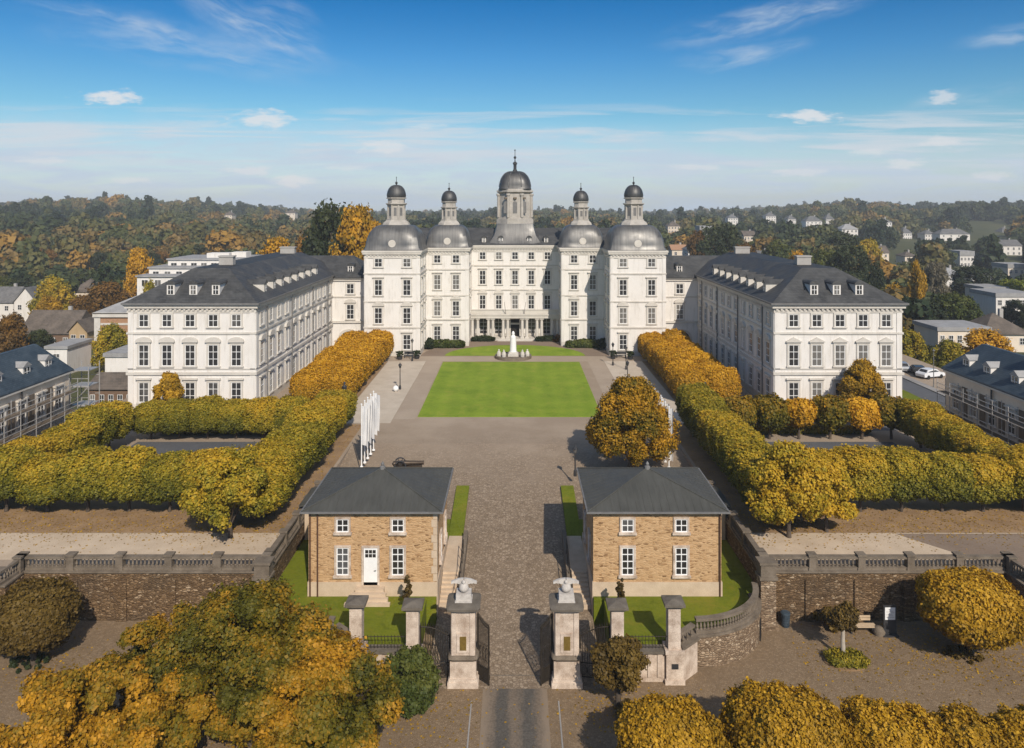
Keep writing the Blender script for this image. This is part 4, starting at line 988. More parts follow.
    leaf(s * 2.2, 44.9, s * 1.52, 44.25, 3.75, 3.35, 'tall open wrought-iron leaf of the main gate hung on the %s pillar' % side)
    leaf(s * 3.85, 45.0, s * 5.55, 44.7, 2.5, 3.2, 'wrought-iron side gate between the %s gate pillar and slim pier' % side, 'side_gate')
gate_pillar(-1); gate_pillar(1)

# ------------------------------------------------------------------ trees
rng = np.random.default_rng(7)
def leaf_mesh(name, P, N, size, tint, mat, aspect=1.0):
    """one small square per leaf clump"""
    n = len(P); N = N / np.linalg.norm(N, axis=1, keepdims=True)
    a = np.cross(N, rng.normal(size=(n, 3))); a /= np.linalg.norm(a, axis=1, keepdims=True) + 1e-9
    b = np.cross(N, a); sz = (size * rng.uniform(.55, 1.25, n))[:, None] * .5
    a = a * sz; b = b * sz * aspect
    bend = N * sz * rng.uniform(-.5, .5, n)[:, None]
    V = np.stack([P - a - b + bend, P + a - b * .6, P + a + b + bend, P - a * .7 + b], 1).reshape(-1, 3)
    me = bpy.data.meshes.new(name); me.vertices.add(4 * n); me.vertices.foreach_set('co', V.astype(np.float32).ravel())
    me.loops.add(4 * n); me.loops.foreach_set('vertex_index', np.arange(4 * n, dtype=np.int32))
    me.polygons.add(n); me.polygons.foreach_set('loop_start', np.arange(0, 4 * n, 4, dtype=np.int32)); me.polygons.foreach_set('loop_total', np.full(n, 4, dtype=np.int32))
    at_ = me.attributes.new('tint', 'FLOAT', 'FACE'); at_.data.foreach_set('value', np.clip(tint, 0, 1).astype(np.float32))
    me.materials.append(MATS[mat]); me.update(calc_edges=True); me.validate()
    return me
def wobble(P, f, seed):
    r = np.random.default_rng(seed); out = np.zeros(len(P))
    for k in range(5):
        d = r.normal(size=3) * f * (1 + .5 * k); out += np.sin(P @ d + r.uniform(0, 6.3)) / (1 + .5 * k)
    return out / 2.2
def lobed_crown(name, w, d, h, mat, n, size, lobes=26, seed=0, shape='round', tint0=.5, lobe_r=.36, shell=.45, tgrad=.25, tvar=.3):
    """crown of many leafy lobes; z from 0 to h"""
    r = np.random.default_rng(seed); C = []; RR = []
    for i in range(lobes):
        u = r.normal(size=3); u /= np.linalg.norm(u); z01 = (u[2] + 1) / 2
        k = r.uniform(.46, .92)
        if shape == 'ovate': k = r.uniform(.72, .92)
        if shape == 'cone': rad = (1 - z01) ** .75 * 1.05 + .12; z = .08 + .84 * z01
        elif shape == 'ovate': rad = min(1.0, (1 - z01) ** .62 * 1.25) * (.80 + .2 * min(1, z01 * 5)) + .05; z = .14 + .76 * z01
        elif shape == 'poplar': rad = .9 * math.sin(PI * min(.98, z01 * .9 + .12)) ** .6; z = .05 + .88 * z01
        elif shape == 'dome': rad = math.sqrt(max(0, 1 - z01 ** 2)) ** .8 + .05; z = .16 + .72 * z01
        else: rad = math.sqrt(max(.02, 1 - (2 * z01 - 1) ** 2)); z = .5 + .38 * (2 * z01 - 1)
        th = math.atan2(u[1], u[0]); C.append((math.cos(th) * rad * k * w / 2, math.sin(th) * rad * k * d / 2, z * h)); RR.append(lobe_r * min(w, d, h * 1.2) / 2 * r.uniform(.75, 1.25))
    C.append((0, 0, h * .45)); RR.append(.45 * min(w, d, h) / 2)
    C = np.array(C); RR = np.array(RR); L = rng.choice(len(C), n, p=RR ** 2 / (RR ** 2).sum())
    u = rng.normal(size=(n, 3)); u /= np.linalg.norm(u, axis=1, keepdims=True)
    rad = RR[L] * (1 - shell * rng.random(n) ** 1.8) * (1 + .14 * rng.normal(size=n))
    P = C[L] + u * rad[:, None] * np.array([1, 1, .85])
    D = np.linalg.norm((P[:, None, :] - C[None]) / np.array([1, 1, .85]), axis=2) / RR[None]
    keep = (D < .68).sum(1) < 2 + (rng.random(n) < .12) * 5
    keep &= P[:, 2] > -.02 * h
    P = P[keep]; u = u[keep]; L = L[keep]
    lt = r.normal(size=len(C)) * tvar * .22; ln = .13 if mat != 'leaf_forest' else .05
    P = P + u * (.055 * min(w, h) * wobble(P, 14 / max(w, h), seed + 9))[:, None] + rng.normal(size=P.shape) * .012 * min(w, h)
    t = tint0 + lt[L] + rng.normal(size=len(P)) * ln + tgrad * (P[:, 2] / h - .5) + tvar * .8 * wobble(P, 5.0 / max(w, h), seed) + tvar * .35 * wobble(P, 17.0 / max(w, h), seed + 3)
    N = u + rng.normal(size=P.shape) * .55 + np.array([0, 0, .25])
    return leaf_mesh(name, P, N, size, t, mat)
def box_crown(name, w, d, h, mat, n, size, seed=0, tint0=.5, tgrad=.35, rough=.16, round_=.5):
    """clipped crown: a loose rounded block; z from 0 to h"""
    r = np.random.default_rng(seed)
    u = rng.normal(size=(n, 3)); e = 3.0 + 3 * (1 - round_)
    den = (np.abs(u) ** e).sum(1) ** (1 / e); S = u / den[:, None]
    S *= (1 - .22 * rng.random(n) ** 1.6)[:, None]
    P = S * np.array([w / 2, d / 2, h / 2]) + np.array([0, 0, h / 2])
    nrm = np.sign(S) * np.abs(S) ** (e - 1); nrm /= np.linalg.norm(nrm, axis=1, keepdims=True) + 1e-9
    P = P + nrm * (wobble(P, 1.5, seed) * rough * 1.6 + wobble(P, 4.0, seed + 1) * rough * .8 + rng.normal(size=n) * .07)[:, None]
    P[:, 2] -= .10 * h * np.clip(np.abs(P[:, 2] / h - .5) * 2, 0, 1) * 0
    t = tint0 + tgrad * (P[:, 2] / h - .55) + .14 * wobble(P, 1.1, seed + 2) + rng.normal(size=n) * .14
    N = nrm + rng.normal(size=P.shape) * .6 + np.array([0, 0, .15])
    return leaf_mesh(name, P, N, size, t, mat)
def trunk_mesh(h, r, crown_h, spread, seed=0, mat='bark', limbs=5):
    q = np.random.default_rng(seed); mb = MB()
    mb.tube([(0, 0, -.3), (0, 0, 0), (q.uniform(-.1, .1) * h * .2, q.uniform(-.1, .1) * h * .2, h * .6), (0, 0, h + crown_h * .35), (0, 0, h + crown_h * .7)], [r * 1.5, r * 1.25, r, r * .7, r * .2], 8)
    for i in range(limbs):
        a = 2 * PI * i / limbs + q.uniform(-.4, .4); z0 = h * q.uniform(.75, 1.05); e = q.uniform(.5, .85) * spread
        mb.tube([(0, 0, z0), (math.cos(a) * e * .5, math.sin(a) * e * .5, z0 + crown_h * .28), (math.cos(a) * e, math.sin(a) * e, z0 + crown_h * q.uniform(.45, .75))], [r * .55, r * .35, r * .08], 6)
    return mb.mesh('trunk', mat, smooth=60)
def make_tree(name, label, loc, crown, trunk, h, cat='tree', group=None, rz=0., scale=None):
    t = thing(name, label, cat, loc, rz, group)
    link('trunk', trunk, t); link('crown', crown, t, (0, 0, h))
    if scale: t.scale = scale
    return t
rnd = random.Random(3)
# clipped lime trees of the garden squares -------------------------------------------------
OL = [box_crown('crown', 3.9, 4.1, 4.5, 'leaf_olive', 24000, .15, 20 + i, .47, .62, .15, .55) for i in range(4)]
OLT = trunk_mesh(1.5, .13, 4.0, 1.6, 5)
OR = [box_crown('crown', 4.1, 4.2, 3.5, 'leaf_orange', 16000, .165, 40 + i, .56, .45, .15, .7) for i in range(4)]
ORT = trunk_mesh(.7, .12, 3.0, 1.5, 6)
def row(label, group, pts, crowns, trunk, h, mats=None, sc_=(1, 1, 1), name='clipped_lime_tree'):
    for i, (x, y) in enumerate(pts):
        c = crowns[rnd.randrange(len(crowns))]
        f = rnd.uniform(.90, 1.05)
        make_tree(name, label % ORD[i], (x, y, 0), c, trunk, h, 'tree', group, rnd.choice((0, PI / 2, PI, -PI / 2)), (sc_[0] * f, sc_[1] * rnd.uniform(.92, 1.05), sc_[2] * rnd.uniform(.90, 1.08)))
for s, side in ((-1, 'left'), (1, 'right')):
    g = 'clipped limes of the %s garden square' % side
    row('yellow-green clipped lime, %%s from the drive in the %s garden front row' % side, g, [(s * (24.6 + 3.3 * i), 61.4) for i in range(7)], OL, OLT, 1.75, sc_=(1.0, .95, .75))
    row('yellow-green clipped lime, %%s from the gatehouse in the %s garden drive-side row' % side, g, [(s * (19.9 + .0 * i), 60.4 + 3.35 * i) for i in range(8)], OL, OLT, 1.6, sc_=(.98, 1.0, .75))
    row('yellow-green clipped lime, %%s from the front in the %s garden outer row' % side, g, [(s * 41.5, 64.5 + 3.3 * i) for i in range(5)], OL, OLT, 1.7, sc_=(.95, 1, .72))
    if s < 0:
        row('dark-flanked clipped lime, %s from the drive in the left garden back row', g, [(s * (23.6 + 3.0 * i), 80.6) for i in range(6)], OL, OLT, 1.5, sc_=(.88, .85, .70))
OLG = [box_crown('crown', 3.3, 3.3, 2.9, 'leaf_mixed', 7000, .22, 60 + i, .30, .4, .2, .9) for i in range(2)]
OLY = [box_crown('crown', 3.1, 3.1, 2.6, 'leaf_orange', 6000, .22, 70 + i, .6, .4, .2, .9) for i in range(2)]
for i, (x, cr, nm) in enumerate(((23.8, OLG, 'green'), (27.0, OLG, 'green'), (30.1, OLY, 'orange-yellow'), (33.4, OLG, 'green'), (36.8, OLY, 'orange-yellow'), (39.9, OLG, 'green'))):
    make_tree('clipped_lime_tree', 'small round-clipped %s lime, %s from the drive in the right garden back row' % (nm, ORD[i]), (x, 80.6, 0), cr[i % 2], OLT, 1.5, 'tree', 'clipped limes of the right garden square', rnd.uniform(0, 6))
# orange hedge blocks along the promenade
for s, side in ((-1, 'left'), (1, 'right')):
    for k, (x, nm) in enumerate(((22.3, 'promenade'), (26.0, 'wing'))):
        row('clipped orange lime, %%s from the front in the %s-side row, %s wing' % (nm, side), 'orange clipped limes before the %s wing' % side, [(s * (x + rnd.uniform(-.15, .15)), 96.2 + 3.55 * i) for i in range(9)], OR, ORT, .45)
# free-standing trees of the gardens
cr = lobed_crown('crown', 6.0, 5.8, 5.8, 'leaf_olive', 50000, .15, 90, 101, 'dome', .62, .22)
make_tree('lime_tree', 'loose yellow lime standing forward of the left hedge by the terrace corner', (-21.2, 56.6, 0), cr, trunk_mesh(1.2, .16, 4.5, 2.2, 11), .9)
cr = lobed_crown('crown', 5.6, 5.4, 6.6, 'leaf_olive', 50000, .15, 90, 102, 'dome', .68, .22)
make_tree('lime_tree', 'tall loose yellow lime standing forward of the right hedge by the terrace corner', (20.4, 56.6, 0), cr, trunk_mesh(1.2, .16, 4.5, 2.2, 12), .9)
cr = lobed_crown('crown', 3.6, 3.6, 4.6, 'leaf_olive', 24000, .15, 50, 103, 'dome', .74, .26)
make_tree('lime_tree', 'smaller yellow lime pressed against the right side of the tall loose lime', (23.6, 57.6, 0), cr, trunk_mesh(1.2, .13, 3.5, 1.4, 13), .9)
cr = lobed_crown('crown', 8.0, 7.8, 8.3, 'leaf_orange', 100000, .15, 210, 104, 'ovate', .40, .155, tgrad=.2)
make_tree('maple_tree', 'big golden domed tree behind the right gatehouse', (11.1, 72.5, -.2), cr, trunk_mesh(1.6, .25, 6, 3.2, 14), .6)
cr = lobed_crown('crown', 4.8, 4.8, 5.6, 'leaf_yellow', 26000, .17, 60, 105, 'ovate', .50, .25)
make_tree('young_tree', 'golden cone-shaped tree before the front of the right wing', (40.6, 88.8, 0), cr, trunk_mesh(1.2, .14, 4, 1.6, 15), 1.3)
cr = lobed_crown('crown', 3.2, 3.2, 4.6, 'leaf_yellow', 15000, .17, 40, 106, 'ovate', .58, .27)
make_tree('young_tree', 'golden tree top before the front of the left wing', (-40.4, 88.6, 0), cr, trunk_mesh(1.2, .14, 4, 1.6, 16), 1.0)
# foreground trees on the plaza ---------------------------------------------------------------
def front_tree(label, x, y, w, d, h, clear, mat, n, size, seed, shape='dome', tint=.5, lobes=40, lr=.3, name='plaza_tree', bark='bark', tvar=.3):
    cr = lobed_crown('crown', w, d, h, mat, n, size, lobes, seed, shape, tint, lr, tvar=tvar)
    return make_tree(name, label, (x, y, ZS), cr, trunk_mesh(clear + .3, .11 + .012 * w, h * .8, w * .38, seed, bark), clear)
front_tree('big golden tree filling the lower left corner', -19.6, 35.4, 11.5, 8.0, 5.6, .7, 'leaf_mixed', 135000, .135, 201, 'round', .66, 96, .175, tvar=.34)
front_tree('large half green, half golden tree at bottom left, rightmost of its clump', -9.5, 37.0, 7.8, 7.0, 6.3, .7, 'leaf_mixed', 114000, .135, 202, 'round', .56, 80, .175, tvar=.45)
front_tree('tall green and yellow tree at the back of the lower left clump', -13.9, 39.6, 10.6, 7.5, 7.4, .7, 'leaf_mixed', 135000, .135, 203, 'round', .30, 96, .175, tvar=.45)
front_tree('golden-green tree at the back left of the lower left clump', -18.9, 41.4, 6.6, 6.0, 5.3, .7, 'leaf_mixed', 60000, .135, 204, 'round', .46, 56, .175, tvar=.4)
front_tree('dense green shrub beside the left gate pillar', -5.9, 42.7, 3.4, 3.0, 3.0, .1, 'leaf_green', 20400, 0.133, 206, 'dome', .5, 36, .28, 'shrub')
front_tree('small brown-red tree leaning by the right gate pillar', 5.75, 42.3, 2.9, 2.8, 2.7, 1.2, 'leaf_brown', 13600, 0.133, 207, 'round', .55, 30, .3)
def ball_tree(label, x, y, w, h, clear, mat, n, size, seed, tint=.5, tg=.45):
    cr = box_crown('crown', w, w * .93, h, mat, n, size, seed, tint, tg, .19, 1.2)
    return make_tree('plaza_tree', label, (x, y, ZS), cr, trunk_mesh(clear + .3, .10 + .012 * w, h * .8, w * .38, seed), clear)
ball_tree('broad golden round tree before the right retaining wall', 28.3, 47.2, 5.7, 3.6, 1.35, 'leaf_yellow', 46000, .14, 208, .52)
ball_tree('golden round tree at the bottom edge nearest the gate lane', 7.4, 36.0, 4.9, 3.5, .65, 'leaf_yellow', 42000, .115, 209, .46)
ball_tree('largest golden round tree at the bottom edge, right of the gate', 13.0, 36.2, 5.7, 3.8, .6, 'leaf_yellow', 52000, .115, 210, .50)
ball_tree('golden round tree at the bottom edge, second from the right corner pair', 17.9, 36.0, 4.8, 3.3, .6, 'leaf_yellow', 42000, .115, 211, .48)
ball_tree('smaller darker golden tree near the bottom right corner', 21.4, 35.7, 3.8, 3.1, .6, 'leaf_yellow', 28000, .115, 212, .38)
ball_tree('golden tree cut by the right edge in the bottom corner', 24.6, 36.0, 3.8, 3.1, .6, 'leaf_yellow', 28000, .115, 213, .44)
ball_tree('rust-brown round tree in the shade below the left terrace', -29.4, 46.4, 4.9, 3.5, 1.2, 'leaf_brown', 30000, .14, 205, .62)
t = front_tree('young tree with white trunk on the small planted island', 20.3, 47.0, 1.9, 1.9, 1.6, 1.7, 'leaf_brown', 4420, 0.117, 214, 'round', .45, 20, .34, 'young_tree', 'pale_bark')
def shrub(label, x, y, z, w, d, h, mat, n, size, seed, boxy=False, name='shrub', group=None, tint=.5):
    cr = box_crown('shrub', w, d, h, mat, n, size, seed, tint, .35, .08, .5) if boxy else lobed_crown('shrub', w, d, h, mat, n, size, 22, seed, 'dome', tint, .36)
    return tag(link(name, cr, None, (x, y, z)), label, 'hedge' if boxy else 'shrub', group)
shrub('low lime-green planting on the small oval island', 20.3, 46.6, ZS, 2.3, 1.5, .5, 'leaf_olive', 5200, .10, 301, True, 'planting', None, .3)
sheet('planted_island', [(20.3 + 1.35 * math.cos(t), 46.6 + .95 * math.sin(t)) for t in np.linspace(0, 2 * PI, 24, endpoint=False)], ZS + .08, 'earth_leaves', skirt=.2)
shrub('low brown-green bush at the foot of the right wall beside the bench', 20.9, 50.3, ZS, 2.6, 1.2, 1.4, 'leaf_brown', 2400, .17, 302)
shrub('dark green planting round the foot of the broad golden tree', 28.0, 47.2, ZS, 2.6, 2.0, .45, 'leaf_brown', 1500, .15, 303)
shrub('dark leafy patch under the rust-brown tree', -29.6, 46.4, ZS, 2.6, 2.0, .5, 'leaf_darkgreen', 1500, .15, 304)
shrub('small dark bush at the foot of the leaning brown tree', 6.1, 41.6, ZS, 1.3, 1.1, .8, 'leaf_brown', 1200, .14, 305)
for s, side in ((-1, 'left'), (1, 'right')):
    shrub('slender dark shrub before the %s gatehouse front wall' % side, s * (6.75 if s > 0 else 6.9), 48.6, ZL, .55, .55, 2.9, 'leaf_brown', 900, .14, 312 + s, False, 'slender_shrub', None, .2)
    shrub('long clipped hedge before the inner %s tower of the palace' % side, s * 12.2, 132.9, 0, 6.6, 1.3, 1.3, 'leaf_green', 2600, .28, 320 + s, True, 'box_hedge')
    shrub('low dark hedge before the %s half of the portico' % side, s * 5.9, 139.2, 0, 4.2, .9, .85, 'leaf_darkgreen', 1500, .25, 322 + s, True, 'box_hedge')
    shrub('dark round bush at the corner of the outer %s tower' % side, s * 15.0, 131.6, 0, 1.9, 1.9, 1.9, 'leaf_darkgreen', 1600, .26, 324 + s)
    shrub('low clipped hedge at the back of the %s garden square' % side, s * 31, 82.6, 0, 15, .8, .8, 'leaf_olive', 3500, .26, 326 + s, True, 'box_hedge')
shrub('brownish flowering bush beside the palace portico on the right', 7.9, 138.6, 0, 1.6, 1.2, 1.4, 'leaf_rust', 900, .22, 330)
shrub('clipped hedge strip on the verge by the side road', 51.0, 94.2, -1.75, 8.0, 1.6, 1.1, 'leaf_green', 3000, .3, 331, True, 'box_hedge')

# fallen leaves lying on plaza, terraces and drive
def fallen():
    r = np.random.default_rng(77); P = []
    for (x, y, sp, n, z) in ((-14, 38, 7, 2600, ZS), (-29.6, 46.6, 3, 350, ZS), (28, 47.4, 3.2, 900, ZS), (13, 36.5, 5, 1500, ZS), (20, 36, 4, 900, ZS), (5.7, 42.3, 1.8, 260, ZS), (20.3, 47, 1.8, 200, ZS), (-5.9, 42.3, 2, 160, ZS), (22, 44, 9, 700, ZS)):
        Q = np.c_[r.normal(x, sp, n), r.normal(y, sp * .6, n)]; Q = Q[(Q[:, 1] < 44.2) | ((Q[:, 1] < 51.0) & (np.abs(Q[:, 0]) > 17.6))]; P.append(np.c_[Q, np.full(len(Q), z + .02)])
    for s in (-1, 1):
        Q = np.c_[s * r.uniform(17.4, 47, 2600), np.clip(r.normal(58.6, 2.0, 2600), 52.3, 64)]; P.append(np.c_[Q, np.full(len(Q), .03)])
        Q = np.c_[s * r.uniform(17.3, 20.3, 500), r.uniform(58, 86, 500)]; P.append(np.c_[Q, np.full(len(Q), .03)])
    P = np.concatenate(P); N = r.normal(size=P.shape) * .25 + np.array([0, 0, 1])
    o = link('fallen_leaves', leaf_mesh('fallen_leaves', P, N, .10, r.uniform(.2, .9, len(P)), 'leaf_yellow')); o['kind'] = 'stuff'
fallen()

# ------------------------------------------------------------------ court furniture
Mn = thing('monument', 'white stone obelisk monument on round basin before the palace steps', 'monument', (-.3, 124.0, 0))
k = MB(); k.lathe(0, 0, [(3.0, 0), (3.0, .45), (2.6, .5), (2.6, .35), (1.6, .35)], 28); part('basin', k, 'weathered_stone', Mn, None, False)
k = MB(); k.box(-.85, .85, -.85, .85, .3, .75); k.box(-.68, .68, -.68, .68, .75, 1.0); part('pedestal', k, 'stone_trim', Mn, None, False)
k = MB(); k.lathe(0, 0, [(.55, 1.0), (.46, 3.4), (.40, 3.5), (.22, 3.75), (.26, 3.95), (.20, 4.2), (.06, 4.35)], 12); part('shaft', k, 'white_paint', Mn, None, False)
for x, y in ((-2.3, -.9), (-1.5, -1.3), (1.5, -1.3), (2.3, -.9)):
    k = MB(); k.lathe(0, 0, [(.32, .4), (.36, .8), (.28, 1.15), (.12, 1.3), (.15, 1.45), (.05, 1.58)], 8); link('corner_figure', k.mesh('corner_figure', 'stone_trim'), Mn, (x, y, 0))
def lamp(label, x, y, h=3.4):
    L = thing('street_lamp', label, 'street lamp', (x, y, 0), 0, 'dark lamp posts along the court')
    k = MB(); k.lathe(0, 0, [(.16, 0), (.14, .5), (.07, .6), (.05, h - .55), (.12, h - .5)], 8); part('post', k, 'dark_metal', L, None, False)
    k = MB(); k.lathe(0, 0, [(.12, h - .5), (.2, h - .15)], 8); part('lamp_glass', k, 'window_glass', L, None, False)
    k = MB(); k.lathe(0, 0, [(.26, h - .15), (.2, h), (.05, h + .12), (.03, h + .25)], 8); part('lamp_cap', k, 'dark_metal', L, None, False)
lamp('dark lamp post on the left promenade between the flags and the tower', -15.5, 102.5)
lamp('dark lamp post at the foot of the left outer tower', -16.4, 121.3)
lamp('dark lamp post on the right promenade just behind the big golden tree', 15.4, 104.0)
lamp('dark lamp post right of the court, left one of the pair by the tower', 15.2, 118.0)
lamp('dark lamp post right of the court, right one of the pair by the tower', 16.8, 115.0)
lamp('thin dark post on the drive edge left of the right gatehouse roof', 5.5, 69.5, 2.6)
k = MB(); k.lathe(0, 0, [(.12, 0)] + [(.38 * math.sin(a) + .01, .38 - .38 * math.cos(a) + .03) for a in np.linspace(.5, PI - .05, 9)], 16)
tag(link('stone_ball', k.mesh('stone_ball', 'white_paint', smooth=40), None, (-15.9, 101.3, .01)), 'white stone ball on the left promenade beside the lamp post', 'stone ball')
def planter(label, x, y):
    L = thing('planter', label, 'planter', (x, y, 0), 0, 'dark planters before the outer towers')
    k = MB(); k.lathe(0, 0, [(.36, 0), (.48, .5), (.52, .55), (.45, .56)], 14); part('tub', k, 'dark_metal', L, None, False)
    link('plant', PLANT, L, (0, 0, .45))
PLANT = lobed_crown('plant', 1.2, 1.2, .9, 'leaf_darkgreen', 500, .2, 12, 401)
for s, side in ((-1, 'left'), (1, 'right')):
    planter('dark planter under the outer %s tower, the one next to the limes' % side, s * 18.6, 122.6)
    planter('dark planter under the outer %s tower, the one next to the drive' % side, s * 15.9, 123.2)
    B = thing('garden_bench', 'dark bench under the front wall of the outer %s tower' % side, 'bench', (s * 17.3, 124.0, 0))
    k = MB(); k.box(-.8, .8, -.25, .25, .40, .46); part('seat', k, 'dark_metal', B, None, False)
    k = MB(); k.box(-.8, .8, .24, .29, .55, .95); part('backrest', k, 'dark_metal', B, None, False)
    for x in (-.7, .7): k = MB(); k.box(x - .04, x + .04, -.24, .28, 0, .40); k.box(x - .04, x + .04, .29, .33, 0, .9); part('leg', k, 'dark_metal', B, None, False)
    # statue between hedge and garden
    S = thing('statue', 'dark draped statue on a pale pedestal at the front of the %s orange limes' % side, 'statue', (s * (23.4 if s > 0 else 21.0), 93.6, 0))
    k = MB(); k.box(-.5, .5, -.5, .5, 0, .18); k.box(-.38, .38, -.38, .38, .18, 1.0); k.box(-.46, .46, -.46, .46, 1.0, 1.1); part('pedestal', k, 'grey_wall', S, None, False)
    k = MB(); k.lathe(0, 0, [(.34, 1.1), (.26, 1.7), (.24, 2.1), (.30, 2.5), (.12, 2.68), (.10, 2.75), (.15, 2.88), (.14, 3.0), (.05, 3.08)], 12); part('figure', k, 'dark_metal', S, 50, False)
# flags
def flag(label, x, y, s, h=6.0, furled=False, seed=0):
    L = thing('flagpole', label, 'flagpole', (x, y, 0), 0, 'white flagpoles on the %s of the court' % ('left' if s < 0 else 'right'))
    k = MB(); k.lathe(0, 0, [(.16, 0), (.15, .12), (.06, .14), (.045, h), (.08, h + .02), (.08, h + .1), (.01, h + .14)], 8); part('pole', k, 'white_paint', L, None, False)
    q = np.random.default_rng(seed); wdt = .30 if furled else .55; n, m = 8, 9; vs = []; fs = []; z1 = h - .1; z0 = h * (.36 if not furled else .12)
    for j in range(m):
        for i in range(n):
            u = i / (n - 1); v = j / (m - 1); sag = .5 * u * u * (0 if furled else 1)
            vs.append((.07 + wdt * u, .16 * math.sin(u * 10 + v * 2 + seed) * u + .02, z1 + (z0 - z1) * v - sag * .6))
    off = len(vs); vs += [(x_, y_ + .02, z_) for x_, y_, z_ in vs]
    for j in range(m - 1):
        for i in range(n - 1):
            a = j * n + i; fs += [(a, a + 1, a + n + 1, a + n), (off + a, off + a + n, off + a + n + 1, off + a + 1)]
    k = MB(); k.add(vs, fs); part('flag', k, 'white_cloth', L, 60, False)
for i in range(5):
    flag('flagpole with hanging white flag left of the court, %s from the gatehouse' % ORD[i], -14.5 + .05 * i, 71.8 + 1.25 * i, -1, 5.9, False, i)
    flag('white flagpole with furled cloth right of the court, %s from the gatehouse' % ORD[i], 14.5, 71.6 + 1.75 * i, 1, 5.7, True, i)
# old cannon behind the left gatehouse
Cn = thing('cannon', 'dark old cannon on wheeled carriage behind the left gatehouse roof', 'cannon', (-10.0, 71.2, -.02), R(8))
for y in (-.5, .5):
    k = MB()
    for i in range(20):
        pass
    k.tube([(-.75 + .5 * math.cos(t), y, .5 + .5 * math.sin(t)) for t in np.linspace(0, 2 * PI, 21)], .07, 6)
    for t in np.linspace(0, PI, 4)[:-1]: k.tube([(-.75 + .48 * math.cos(t), y, .5 + .48 * math.sin(t)), (-.75 - .48 * math.cos(t), y, .5 - .48 * math.sin(t))], .035, 5)
    part('wheel', k, 'dark_metal', Cn, None, False)
k = MB(); k.tube([(-1.5, 0, .62), (-1.35, 0, .62), (-.6, 0, .66), (1.3, 0, .62), (1.45, 0, .62)], [.05, .26, .24, .17, .21], 12); part('barrel', k, 'bronze_dark', Cn, 40, False)
k = MB(); k.prism([(-1.2, -.28), (1.3, -.22), (1.3, .22), (-1.2, .28)], .18, .42); k.box(-.95, -.55, -.55, .55, .42, .54); part('carriage', k, 'bronze_dark', Cn, None, False)
# bench, info board, bin on the right plaza
B = thing('park_bench', 'pale wooden bench at the foot of the right retaining wall', 'bench', (22.7, 49.9, ZS))
k = MB()
for y in (-.28, -.1, .08): k.box(-.95, .95, y, y + .14, .42, .48)
part('seat', k, 'bench_wood', B, None, False); k = MB()
for z in (.62, .8): k.box(-.75, .75, .27, .31, z, z + .14)
part('backrest', k, 'bench_wood', B, None, False)
for x in (-.7, .7): k = MB(); k.box(x - .05, x + .05, -.26, .26, 0, .42); k.box(x - .04, x + .04, .312, .36, 0, .95); part('leg', k, 'dark_metal', B, None, False)
I = thing('info_board', 'upright information board with white sheet beside the bench', 'information board', (24.4, 49.5, ZS))
k = MB(); k.box(-.42, .42, -.06, .06, .1, 1.95); k.box(-.5, .5, -.25, .25, 0, .1); part('stand', k, 'dark_metal', I, None, False)
k = MB(); k.box(-.33, .33, -.075, -.062, 1.05, 1.85); part('notice', k, 'sign_white', I, None, False)
k = MB()
for i in range(5): k.box(-.26, .26 - .06 * (i % 3), -.08, -.0755, 1.2 + .1 * i, 1.225 + .1 * i)
part('printed_lines', k, 'grey_wall', I, None, False)
b = MB(); b.lathe(0, 0, [(.26, 0), (.3, .8), (.32, .82), (.32, .92), (.22, .98)], 14)
tag(link('litter_bin', b.mesh('litter_bin', 'blue_slate', smooth=30), None, (18.0, 50.6, ZS + .002)), 'dark blue bin in the corner by the tall rough pier', 'bin')
k = MB(); k.lathe(0, 0, [(.35, 0), (.4, .25), (.25, .5), (.05, .55)], 9)
tag(link('boulder', k.mesh('boulder', 'weathered_stone', smooth=60), None, (23.75, 49.6, ZS)), 'grey boulder between bench and information board', 'boulder')
k = MB(); k.box(-.32, .32, -.32, .32, 0, 1.5); k.box(-.4, .4, -.4, .4, 1.5, 1.65)
P_ = thing('stone_post', 'pale stone post half hidden by the lower left trees', 'post', (-22.4, 45.4, ZS)); part('shaft', k, 'sandstone_block', P_, None, False)
k = MB(); k.lathe(0, 0, [(.3, 1.65), (.36, 1.8), (.25, 2.0), (.05, 2.08)], 10); part('cap', k, 'sandstone_block', P_, None, False)

